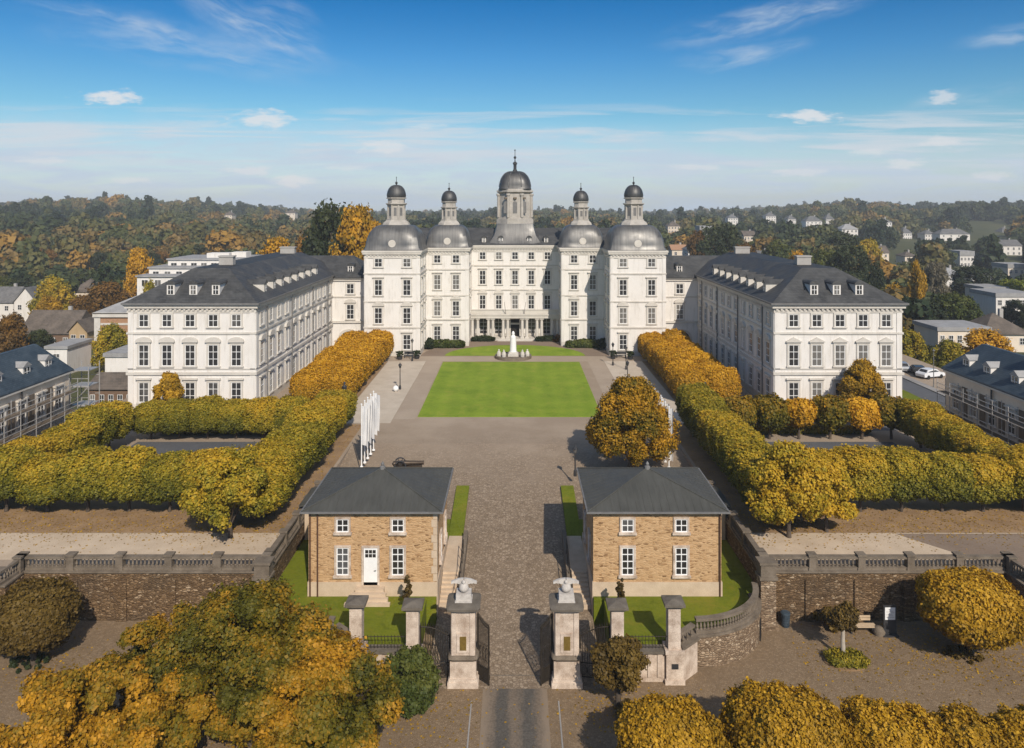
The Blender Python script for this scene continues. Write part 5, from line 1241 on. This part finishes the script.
# ------------------------------------------------------------------ side buildings with scaffolding
def side_building(s):
    side = 'left' if s < 0 else 'right'
    X0, X1, Y0, Y1, E, ZB = (53.4, 59.6, 58.0, 91.0, 5.1, -6.2) if s < 0 else (51.6, 58.6, 58.0, 91.0, 5.3, -6.2)
    XM = (X0 + X1) / 2
    P = thing('town_house', 'long blue-roofed town building with grey facade at the %s edge' % side, 'building', (s * 58, 75, ZB))
    a, b = sorted((s * X0, s * X1)); w = MB(); w.box(a, b, Y0, Y1, ZB - 1, E); part('wall', w, 'beige_wall', P)
    r = MB(); r.hip(a - .35, b + .35, Y0 - .45, Y1 + .4, E + .02, 8.5, s * XM - .2, s * XM + .2, Y0 + 3, Y1 - 1.6); rf = part('roof', r, 'blue_slate', P)
    c = MB(); x = s * X0; c.box(x, x - s * .35, Y0, Y1, E - .35, E - .162); c.box(x, x - s * .15, Y0, Y1, -.6, -.35); part('cornice', c, 'stone_trim', P)
    for i in range(9):
        y = Y1 - 2.2 - 3.3 * i
        put_window(P, x, y, 2.2, -s * FPX, 1.15, 2.3, 'flat', 2, 3); put_window(P, x, y, -2.3, -s * FPX, 1.3, 1.7, 'arch', 2, 2, .25)
        k = MB(); k.box(x, x - s * .07, y - 2.15, y - 1.15, .6, 3.9); part('wall_panel', k, 'brown_board', P)
    for y in (Y1 - 2.9, Y1 - 6.8, Y1 - 11.5, Y1 - 16): dormer(P, s * (X0 + .7), y, 6.35, -s * FPX, 1.3, 1.2, 2.6, False, 'flat_roof_grey')
    k = MB(); k.box(s * XM - .7, s * XM + .7, 78.0, 79.2, 8, 10.0); part('chimney', k, 'grey_wall', P)
    k = MB(); k.tube([(x - s * .2, Y1 - 9.0, ZB), (x - s * .2, Y1 - 9.0, E - .4)], .1, 8); part('downpipe', k, 'dark_metal', P)
    S = thing('scaffolding', 'steel scaffolding standing along the %s blue-roofed building' % side, 'scaffolding', (s * (X0 - 1.1), 75, ZB))
    XA, XB = X0 - 1.5, X0 - .5
    p = MB(); l = MB(); d = MB(); ys = np.arange(Y0 + 1, Y1 + .6, 2.6)
    for y in ys:
        for xx in (s * XA, s * XB): p.tube([(xx, y, ZB), (xx, y, 4.3)], .05, 6)
        for z in (-1.8, .5, 2.7): l.tube([(s * XA, y, z), (s * XB, y, z)], .04, 6)
    for z in (-1.8, .5, 2.7):
        d.box(*sorted((s * (XA + .05), s * (XB - .05))), ys[0], ys[-1], z + .05, z + .12)
        for xx in (s * XA,):
            for dz in (.1, .6, 1.1): l.tube([(xx, ys[0], z + dz), (xx, ys[-1], z + dz)], .04, 6)
    part('upright', p, 'scaffold_steel', S); part('ledger', l, 'scaffold_steel', S); part('deck', d, 'brown_board', S)
    if s < 0:
        k = MB(); x0, x1 = -53.6, -51.4
        for y in (91.6, 94.0):
            for xx in (x0, x1): k.tube([(xx, y, ZB), (xx, y, 5.6)], .07, 6)
        for z in (-4, -1.7, .6, 2.9):
            for y in (91.6, 94.0): k.tube([(x0, y, z), (x1, y, z)], .05, 6); k.tube([(x0, y, z + 1), (x1, y, z + 1)], .04, 6)
        for i, z in enumerate((-6.2, -4, -1.7, .6)): k.tube([(x0 if i % 2 else x1, 91.5, z), (x1 if i % 2 else x0, 91.5, z + 2.3)], .06, 6)
        k.box(x0, x1, 91.7, 93.9, 4.8, 4.88); k.box(x0, x1, 91.7, 93.9, 2.92, 3.0); k.box(x0, x1, 91.7, 93.9, .62, .7); part('stair_tower', k, 'scaffold_steel', S)
side_building(-1); side_building(1)

# ------------------------------------------------------------------ town beyond
FOOT = []                                     # (x, y, radius) kept clear of trees
def town_house(label, px0, px1, Y, y_eave, y_top, wall, roof, kind='hip', dep=9.0, nwin=3, nfl=2, name='house', cat='house', base=None, wy=None):
    """house seen between two bearings at distance Y, eaves and top at the heights that correspond"""
    x0, x1 = at(px0, Y), at(px1, Y); ze, zt = zat(y_eave, Y), zat(y_top, Y); xm = (x0 + x1) / 2
    zb = min(T(xm, Y), T(xm, Y + dep)) - 1.0 if base is None else base
    P = thing(name, label, cat, (xm, Y, zb))
    w = MB(); w.box(x0, x1, Y, Y + dep, zb, ze)
    if kind == 'gable_front': w.profile([(x0, ze), (x1, ze), (xm, zt - .15)], Y, Y + dep)
    part('wall', w, wall, P)
    r = MB(); o = .4
    if kind == 'hip':
        i = min(dep, x1 - x0) * .45; r.hip(x0 - o, x1 + o, Y - o, Y + dep + o, ze + .02, zt, x0 + i if x1 - x0 > dep else xm - .1, x1 - i if x1 - x0 > dep else xm + .1, Y + dep / 2 - .1, Y + dep / 2 + .1)
    elif kind == 'gable':
        r.add([(x0 - o, Y - o, ze), (x1 + o, Y - o, ze), (x1 + o, Y + dep + o, ze), (x0 - o, Y + dep + o, ze), (x0 - o, Y + dep / 2, zt), (x1 + o, Y + dep / 2, zt)], [(0, 1, 5, 4), (2, 3, 4, 5), (0, 4, 3), (1, 2, 5), (0, 3, 2, 1)])
    elif kind == 'gable_front':
        for sg, xe in ((-1, x0 - o), (1, x1 + o)):
            z_e = ze - o * (zt - ze) / ((x1 - x0) / 2)
            r.add([(xe, Y - o, z_e), (xm, Y - o, zt), (xm, Y + dep, zt), (xe, Y + dep, z_e), (xe, Y - o, z_e + .2), (xm, Y - o, zt + .2), (xm, Y + dep, zt + .2), (xe, Y + dep, z_e + .2)], [(0, 1, 2, 3), (4, 5, 6, 7), (0, 1, 5, 4), (3, 2, 6, 7), (0, 3, 7, 4)])
    else:
        r.box(x0 - .25, x1 + .25, Y - .25, Y + dep + .25, ze + .01, max(ze + .3, zt))
    rf = part('roof', r, roof, P)
    if kind in ('hip', 'gable'):
        k = MB(); cx = xm + (x1 - x0) * .2; k.box(cx - .4, cx + .4, Y + dep * .5, Y + dep * .5 + .7, (ze + zt) / 2, zt + .9); part('chimney', k, 'grey_wall', rf)
    H = ze - max(zb, -40); fh = 2.9
    for j in range(nfl):
        z = ze - 1.6 - j * fh
        if z < zb + 1.5: break
        for i in range(nwin):
            x = x0 + (x1 - x0) * (i + .5) / nwin; put_window(P, x, Y, z, FR, min(1.2, (x1 - x0) / nwin * .55), 1.5, None, 2, 2, 0)
    FOOT.append((xm, Y, max(x1 - x0, dep) * .62 + 2)); SIGHT.append((px0 - 7, px1 + 7, Y, y_eave + (7 if Y < 500 else 4)))
    return P
SIGHT = []
town_house('white gable-ended house with dark grey roof at the far left edge', 14, 37, 230, 302, 288, 'white_stucco', 'grey_tile', 'gable_front', 12, 2, 2)
town_house('white house side with long dark roof at the extreme left edge', -14, 13.5, 232, 303, 288, 'white_stucco', 'grey_tile', 'gable', 9, 2, 1)
town_house('long dark-roofed building behind the left blue roof', 20, 72, 182, 334, 313, 'brown_brick', 'brown_tile', 'gable', 11, 4, 1)
town_house('small ochre house with stepped gable left of the brick building', 69, 87, 172, 331, 321, 'ochre_wall', 'brown_tile', 'gable_front', 7, 2, 2)
town_house('beige villa with brown hipped roof among the trees at left', 70, 96, 300, 292, 280, 'beige_wall', 'brown_tile', 'hip', 11, 3, 1)
bb = town_house('orange brick building with white cornice left of the left wing', 95, 150, 150, 313, 299, 'red_brick', 'flat_roof_grey', 'hip', 12, 0, 0, 'brick_building', 'building')
x0, x1 = at(95, 150), at(150, 150); part('cornice', MB().box(x0 - .3, x1, 149.6, 149.99, zat(317, 150), zat(312.5, 150)), 'stone_trim', bb); part('corner_strip', MB().box(x0 - .1, x0 + 1.1, 149.85, 149.995, -7, zat(317.2, 150)), 'stone_trim', bb); part('string_course', MB().box(x0 + 1.12, x1, 149.9, 149.996, zat(325, 150), zat(323, 150)), 'stone_trim', bb)
town_house('small plain white annex with grey flat roof beside the left wing', 105, 134, 131, 357, 353, 'white_stucco', 'flat_roof_grey', 'flat', 9, 0, 0, 'annex', 'building')
town_house('low brown brick building with three white windows beside the left wing', 88, 134, 116, 389, 377, 'brown_brick', 'brown_tile', 'gable', 7, 5, 1, 'low_building', 'building')
town_house('small white flat-roofed building behind the left scaffolding', 46, 67, 140, 349, 346, 'white_stucco', 'flat_roof_grey', 'flat', 8, 1, 1, 'low_building', 'building')
# stepped white apartment block behind the left wing
ap = thing('apartment_block', 'stepped white modern apartment block behind the left wing', 'apartment block', (at(200, 190), 190, -9))
w = MB(); fr = MB()
for (p0, p1, yy, ye) in ((137, 260, 190, 277), (149, 258, 195, 268.5), (168, 262, 200, 260)):
    x0, x1, z = at(p0, yy), at(p1, yy), zat(ye, yy); w.box(x0, x1, yy, yy + 16, -10, z); fr.box(x0 - .3, x1 + .3, yy - .4, yy + 16.4, z + .01, z + .4)
    for i in range(9):
        x = x0 + (x1 - x0) * (i + .6) / 9.4; put_window(ap, x, yy, z - 1.5, FR, 1.6, 1.6, None, 2, 1, 0)
part('wall', w, 'white_stucco', ap); part('roof', fr, 'flat_roof_grey', ap)
for (p, yy, ye, ww) in ((215, 201, 257, 3), (236, 203, 256, 2)):
    k = MB(); x = at(p, yy); k.box(x - ww, x + ww, yy + 2, yy + 6, zat(ye, yy) - 3, zat(ye, yy) + .9); part('roof_housing', k, 'white_stucco', ap)
FOOT.append((at(200, 195), 198, 24)); SIGHT.append((134, 255, 190, 280))
# right-hand town
town_house('long low white building with grey flat roof behind the right blue roof', 938, 990, 150, 331, 327, 'beige_wall', 'flat_roof_grey', 'flat', 9, 6, 1, 'low_building', 'building')
town_house('dark-roofed house partly behind the right blue-roofed building', 984, 1030, 165, 334, 316, 'beige_wall', 'brown_tile', 'hip', 10, 3, 1)
town_house('white flat-roofed block at the right edge below the wooded slope', 996, 1034, 215, 297, 293, 'white_stucco', 'flat_roof_grey', 'flat', 12, 5, 2, 'block_of_flats', 'building')
town_house('white block with canopied top left of the right edge flats', 984, 1008, 235, 290, 287, 'white_stucco', 'flat_roof_grey', 'flat', 10, 3, 2, 'block_of_flats', 'building')
town_house('long pale bungalow row in the trees above the right flats', 972, 992, 300, 279, 274, 'white_stucco', 'grey_tile', 'gable', 9, 4, 1)
town_house('pale house with light hipped roof above the yellow poplar', 944, 962, 310, 275, 268, 'white_stucco', 'flat_roof_grey', 'hip', 9, 3, 1)
town_house('brown-roofed cottage in the clearing on the right slope', 876, 889, 420, 253, 246, 'beige_wall', 'brown_tile', 'gable', 9, 2, 1)
town_house('pale cottage in the trees right of the clearing', 905, 917, 380, 256, 252, 'beige_wall', 'brown_tile', 'hip', 9, 2, 1)
town_house('white villa group with hipped roof just right of the outer tower', 688, 716, 330, 250, 241, 'white_stucco', 'grey_tile', 'hip', 11, 5, 2)
town_house('small white house above the roof of the right wing', 759, 773, 320, 258, 251, 'white_stucco', 'grey_tile', 'gable', 9, 3, 1)
town_house('small house with orange roof beside the white villa group', 672, 687, 350, 250, 245, 'beige_wall', 'red_brick', 'gable', 9, 2, 1)
hs = [(806, 822, 700, 221, 216), (826, 834, 760, 219, 214), (788, 796, 800, 219, 215), (766, 776, 900, 216, 212), (903, 912, 650, 233, 227), (925, 936, 640, 234, 230), (940, 970, 620, 234, 229), (976, 999, 800, 228, 223), (728, 738, 850, 218, 214), (1002, 1012, 700, 232, 227)]
WHERE = ['as the larger of two below the wooded ridge', 'right beside the larger pair on the ridge slope', 'left of the pair below the wooded ridge', 'on the skyline left of the wooded ridge', 'alone at the left of the right-hand village', 'between the lone house and the long row', 'widest of the right-hand village rows', 'highest of the right-hand village', 'on the skyline nearest the outer tower', 'rightmost of the hillside village']
for h, wh in zip(hs, WHERE): town_house('distant white house, ' + wh, *h, 'white_stucco', 'grey_tile', 'hip', 12, 4, 2)
for h, wh in zip([(224, 232, 900, 215, 211), (285, 295, 1000, 213, 210)], ('left', 'right')): town_house('distant pale house on the left skyline, %s one of two' % wh, *h, 'beige_wall', 'brown_tile', 'hip', 12, 3, 1)

more = [(700, 712, 420, 232, 226, 'white_stucco', 'flat_roof_grey', 'flat', 'pale flat-topped block behind the white villa group'), (744, 756, 520, 236, 231, 'beige_wall', 'brown_tile', 'gable', 'pale house on the slope straight above the right wing chimneys'),
        (842, 858, 560, 229, 224, 'white_stucco', 'flat_roof_grey', 'hip', 'broad white house on the slope below the wooded ridge'), (1000, 1022, 460, 246, 240, 'white_stucco', 'grey_tile', 'gable', 'white house row at the right edge halfway up the slope'),
        (960, 974, 400, 256, 251, 'white_stucco', 'flat_roof_grey', 'flat', 'low white flat-roofed house in the trees right of the yellow poplar'), (1008, 1030, 330, 268, 264, 'beige_wall', 'flat_roof_grey', 'flat', 'long pale flat-roofed building at the right edge above the flats'),
        (880, 892, 620, 222, 218, 'white_stucco', 'grey_tile', 'hip', 'small white house between ridge pair and right-hand village'), (668, 680, 620, 226, 221, 'beige_wall', 'brown_tile', 'hip', 'small pale house close to the right outer tower on the far slope')]
for (a_, b_, Y_, e_, t_, w_, r_, k_, l_) in more: town_house(l_, a_, b_, Y_, e_, t_, w_, r_, k_, 11, 4, 2)

# parked cars on the side road
def make_car(label, loc, rz_, mat):
    C = thing('parked_car', label, 'car', loc, rz_, 'cars parked on the side road')
    b = MB(); prof = [(-2.1, .35), (-2.15, .75), (-2.0, .95), (-1.6, 1.0), (-1.25, 1.42), (-.2, 1.48), (.55, 1.42), (1.1, 1.0), (1.9, .85), (2.1, .6), (2.1, .35)]
    n = len(prof)
    vs = [(x, -.85 + (.14 if z > 1.05 else 0), z) for x, z in prof] + [(x, .85 - (.14 if z > 1.05 else 0), z) for x, z in prof]
    b.add(vs, [tuple(range(n))[::-1], tuple(range(n, 2 * n))] + [(i, (i + 1) % n, n + (i + 1) % n, n + i) for i in range(n)]); part('body', b, mat, C, 35, False)
    g = MB()
    for sgn in (-1, 1): g.add([(-1.35, sgn * .80, 1.04), (.85, sgn * .80, 1.04), (.5, sgn * .722, 1.38), (-1.15, sgn * .722, 1.38)], [(0, 1, 2, 3)])
    g.add([(1.08, -.68, 1.03), (1.08, .68, 1.03), (.6, .62, 1.41), (.6, -.62, 1.41)], [(0, 1, 2, 3)]); g.add([(-1.585, -.68, 1.03), (-1.585, .68, 1.03), (-1.28, .62, 1.40), (-1.28, -.62, 1.40)], [(0, 1, 2, 3)])
    part('car_window', g, 'house_glass', C, None, False)
    for x in (-1.3, 1.3):
        for y in (-.78, .78):
            k = MB(); k.tube([(x, y - .1, .32), (x, y + .1, .32)], .32, 14); part('wheel', k, 'tyre', C, None, False)
make_car('silver car parked on the side road, nearest to the right wing', (62.6, 123.5, -1.95), R(84), 'car_silver')
make_car('dark car parked on the side road between the silver and the white car', (63.9, 120.6, -1.95), R(78), 'car_dark')
make_car('white car parked on the side road, next to the road lamp', (64.6, 118.2, -1.95), R(20), 'car_white')
make_car('white car roof showing behind the orange limes of the right garden', (47.6, 84.0, 0.0), R(80), 'car_white')
k = MB(); k.lathe(0, 0, [(.12, 0), (.07, .3), (.05, 5.2), (.1, 5.25), (.22, 5.4), (.05, 5.6)], 8)
tag(link('street_lamp', k.mesh('street_lamp', 'lead_pipe'), None, (61.7, 112, -1.95)), 'tall thin lamp post by the side road right of the cars', 'street lamp')

# ------------------------------------------------------------------ trees of the middle distance
def proto(w, h, mat, shape, n, size, seed, lobes=60, lr=.34, tint=.5): return lobed_crown('crown', w, w, h, mat, n, size, lobes, seed, shape, tint, lr)
KIND = {
    'green': ('leaf_green', 'dome', 'rounded green tree'), 'dark': ('leaf_darkgreen', 'dome', 'dark green tree'), 'rust': ('leaf_rust', 'dome', 'rust-coloured tree'),
    'gold': ('leaf_yellow', 'dome', 'golden tree'), 'orange': ('leaf_orange', 'dome', 'orange tree'), 'olive': ('leaf_olive', 'dome', 'olive-yellow tree'), 'pale': ('leaf_pale', 'dome', 'pale grey-brown tree'),
    'poplar': ('leaf_yellow', 'poplar', 'slender yellow poplar'), 'conifer': ('leaf_darkgreen', 'cone', 'dark conifer'), 'lime': ('leaf_lime', 'dome', 'bright green tree')}
PROTO = {}
for i, (k_, (m_, sh, _)) in enumerate(KIND.items()):
    PROTO[k_] = [proto(10, 10, m_, sh, 11000, .36, 500 + i * 3 + j, 60, .24) for j in range(2)]
MTR = trunk_mesh(2.5, .3, 7, 3.5, 9)
mid = []        # px, y_top, width px, Y, kind, label or None
mid += [(333, 206, 62, 200, 'dark', 'tall dark green tree left of the outer palace tower'), (359, 209, 56, 192, 'orange', 'tall orange-gold tree directly left of the outer palace tower'), (390, 232, 40, 190, 'gold', None), (300, 237, 40, 215, 'rust', 'rust-orange tree behind the chimney of the left wing'), (275, 240, 46, 225, 'orange', 'orange tree above the left wing roof'), (318, 232, 34, 230, 'olive', None)]
mid += [(53, 277, 36, 225, 'olive', 'olive-yellow tree between white gabled house and beige villa'), (48, 295, 26, 212, 'gold', 'small golden tree below the olive one by the white gabled house'), (84, 296, 30, 205, 'rust', 'rust tree above the ochre house'), (110, 283, 46, 215, 'rust', None), (140, 250, 30, 240, 'orange', 'orange tree left of the white apartment block'),
        (8, 313, 36, 150, 'rust', 'orange-brown tree behind the left blue roof at the frame edge'), (112, 325, 34, 141, 'olive', 'olive tree before the orange brick building'), (62, 345, 26, 150, 'lime', None), (103, 372, 12, 122, 'olive', None), (40, 330, 26, 165, 'dark', None), (28, 338, 26, 160, 'dark', None), (150, 282, 20, 185, 'olive', None)]
mid += [(917, 262, 18, 190, 'poplar', 'tall slender yellow poplar beyond the right wing'), (894, 283, 26, 195, 'gold', 'golden tree left of the yellow poplar'), (936, 262, 24, 240, 'pale', 'pale grey-brown tree right of the yellow poplar'), (925, 300, 44, 172, 'dark', 'dark green tree below the yellow poplar'), (955, 292, 44, 180, 'green', 'rounded green tree above the long flat roof'), (908, 330, 34, 145, 'olive', 'olive-yellow tree at the corner of the right wing'),
        (948, 341, 34, 132, 'olive', None), (985, 331, 50, 138, 'orange', 'orange tree between long flat roof and right blue roof'), (876, 262, 22, 215, 'conifer', 'dark conifer behind the right wing roof'), (852, 246, 40, 240, 'dark', None), (822, 250, 40, 250, 'green', None), (797, 249, 26, 240, 'orange', 'bright orange tree right of the right-wing chimney'), (740, 243, 40, 260, 'rust', None), (970, 266, 36, 250, 'dark', None),
        (1012, 280, 30, 240, 'lime', 'bright green tree at the right edge'), (1015, 300, 26, 200, 'dark', None), (888, 352, 18, 150, 'dark', None), (925, 345, 24, 150, 'dark', None), (962, 300, 26, 200, 'rust', None), (905, 300, 26, 185, 'olive', None), (893, 310, 30, 175, 'olive', None), (840, 232, 46, 330, 'dark', None), (868, 240, 34, 300, 'olive', None), (780, 240, 40, 300, 'green', None), (720, 226, 50, 300, 'dark', None), (700, 232, 30, 300, 'rust', None)]
q = random.Random(11)
for i in range(78):
    Y = q.uniform(215, 420); p = q.choice((q.uniform(-10, 340), q.uniform(660, 1040)))
    x = at(p, Y)
    if any(math.hypot(x - fx, Y - fy) < fr + 7 for fx, fy, fr in FOOT): continue
    hgt = q.uniform(9, 14); yt = YH + (CAMH - (T(x, Y) + hgt)) * F / Y
    if any(a - 8 < p < b + 8 and Y < sy and yt < sy_e for a, b, sy, sy_e in SIGHT): continue
    mid.append((p, yt, q.uniform(.8, 1.15) * hgt * F / Y, Y, q.choices(['dark', 'green', 'rust', 'olive', 'gold', 'pale', 'conifer'], [5, 4, 4, 4, 1.5, 1, 1])[0], None))
cnt = {}
todo = sorted(mid, key=lambda m: m[0])
for (p, yt, wp, Y, kd, lab) in todo:
    x = at(p, Y); zg = T(x, Y); H = max(3.0, zat(yt, Y) - zg); Wd = wp * Y / F
    side = 'left of the palace' if p < 515 else 'right of the palace'
    if lab is None:
        kk = (kd, side); i = cnt[kk] = cnt.get(kk, 0) + 1
        lab = '%s %s, %s of its colour from the left' % (KIND[kd][2], side, ORD[i - 1])
    make_tree('conifer' if kd == 'conifer' else 'broadleaf_tree', lab, (x, Y, zg), PROTO[kd][q.randrange(2)], MTR, 1.0, 'tree', 'trees between the palace and the hills', q.uniform(0, 6.28), (Wd / 9.3, Wd / 9.3, H / 10.6))
    FOOT.append((x, Y, Wd * .4))

# ------------------------------------------------------------------ far wood on the hills (one mass)
def build_forest():
    protos = []
    for i in range(6):
        me = lobed_crown('wood_crown', 9 if i < 4 else 6, 9 if i < 4 else 6, 9 if i < 4 else 12, 'leaf_forest', 1000, 1.15, 20, 700 + i, 'dome' if i < 4 else 'cone', .36, .38, tgrad=.12, tvar=.06)
        o = bpy.data.objects.new('wood_crown', me); protos.append(o)
    pc = bpy.data.collections.new('wood_crowns')
    for o in protos: pc.objects.link(o)
    r = np.random.default_rng(5); pts = []; scl = []; idx = []; spc = []
    foot = np.array(FOOT)
    def ring(y0, y1, n):
        Y = np.sqrt(r.uniform(y0 ** 2, y1 ** 2, n)); u = r.uniform(-1.0, 1.0, n)
        for Yi, ui in zip(Y, u):
            x = ui * Yi
            if Yi < 300 and abs(x) < 62 : continue
            if Yi < 175 and abs(x) < 75: continue
            if len(foot) and (np.hypot(foot[:, 0] - x, foot[:, 1] - Yi) < foot[:, 2] + 4.5).any(): continue
            z = T(x, Yi); s = float(np.clip(r.normal(1.22, .34), .6, 2.1)) * (1.0 if Yi > 330 else .8)
            px = XC + F * x / Yi; yt = YH + (CAMH - (z + 11 * s)) * F / Yi
            if any(a < px < b and Yi < sy and yt < ye for a, b, sy, ye in SIGHT): continue
            # clearing on the right slope
            if 855 < px < 905 and 395 < Yi < 470: continue
            pts.append((x, Yi, z)); scl.append((s * r.uniform(.9, 1.2), s * r.uniform(.9, 1.2), s * r.uniform(.9, 1.35))); sp_ = .26 * math.sin(x * .021 + 1.3 * math.sin(Yi * .011)) + .22 * math.sin(Yi * .017 + x * .006 + 2) + .16 * math.sin(x * .05 - Yi * .04); con = sp_ + r.normal() * .15 < -.30; spc.append(float(np.clip(sp_ * .7 + r.normal() * .17 + (.25 if r.random() < .07 else 0) - .02, -.48, .6)) - (.25 if con else 0)); idx.append(4 + r.integers(0, 2) if con else r.integers(0, 4))
    ring(165, 330, 1200); ring(330, 700, 4200); ring(700, 1300, 7500); ring(1300, 2300, 5500)
    me = bpy.data.meshes.new('distant_wood'); me.vertices.add(len(pts)); me.vertices.foreach_set('co', np.array(pts, np.float32).ravel())
    a = me.attributes.new('sc', 'FLOAT_VECTOR', 'POINT'); a.data.foreach_set('vector', np.array(scl, np.float32).ravel())
    a = me.attributes.new('species', 'FLOAT', 'POINT'); a.data.foreach_set('value', np.array(spc, np.float32))
    a = me.attributes.new('pick', 'INT', 'POINT'); a.data.foreach_set('value', np.array(idx, np.int32))
    a = me.attributes.new('turn', 'FLOAT_VECTOR', 'POINT'); tv = np.zeros((len(pts), 3), np.float32); tv[:, 2] = r.uniform(0, 6.28, len(pts)); a.data.foreach_set('vector', tv.ravel())
    me.update()
    o = link('distant_wood', me); o['kind'] = 'stuff'
    g = bpy.data.node_groups.new('wood', 'GeometryNodeTree'); g.interface.new_socket('Geometry', in_out='INPUT', socket_type='NodeSocketGeometry'); g.interface.new_socket('Geometry', in_out='OUTPUT', socket_type='NodeSocketGeometry')
    N = g.nodes; gi = N.new('NodeGroupInput'); go = N.new('NodeGroupOutput'); ip = N.new('GeometryNodeInstanceOnPoints'); ci = N.new('GeometryNodeCollectionInfo')
    ci.inputs['Collection'].default_value = pc; ci.inputs['Separate Children'].default_value = True; ci.inputs['Reset Children'].default_value = True
    def na(nm, ty): n = N.new('GeometryNodeInputNamedAttribute'); n.data_type = ty; n.inputs[0].default_value = nm; return [s for s in n.outputs if s.enabled][0]
    L = g.links; L.new(gi.outputs[0], ip.inputs['Points']); L.new(ci.outputs[0], ip.inputs['Instance']); ip.inputs['Pick Instance'].default_value = True
    L.new(na('pick', 'INT'), ip.inputs['Instance Index']); L.new(na('turn', 'FLOAT_VECTOR'), ip.inputs['Rotation']); L.new(na('sc', 'FLOAT_VECTOR'), ip.inputs['Scale']); L.new(ip.outputs[0], go.inputs[0])
    md = o.modifiers.new('wood', 'NODES'); md.node_group = g
build_forest()

# ------------------------------------------------------------------ autumn haze
def build_haze():
    mb = MB(); mb.box(-2600, 2600, -450, 2450, -75, 60)
    m = bpy.data.materials.new('haze_air'); m.use_nodes = True; g = m.node_tree; g.nodes.clear()
    v = g.nodes.new('ShaderNodeVolumePrincipled'); v.inputs['Color'].default_value = (.93, .965, 1.0, 1); v.inputs['Density'].default_value = HAZE; v.inputs['Anisotropy'].default_value = 0.0
    o = g.nodes.new('ShaderNodeOutputMaterial'); g.links.new(v.outputs[0], o.inputs['Volume']); MATS['haze_air'] = m
    struct('haze', mb, 'haze_air', 'stuff')
HAZE = 0.00026
build_haze()
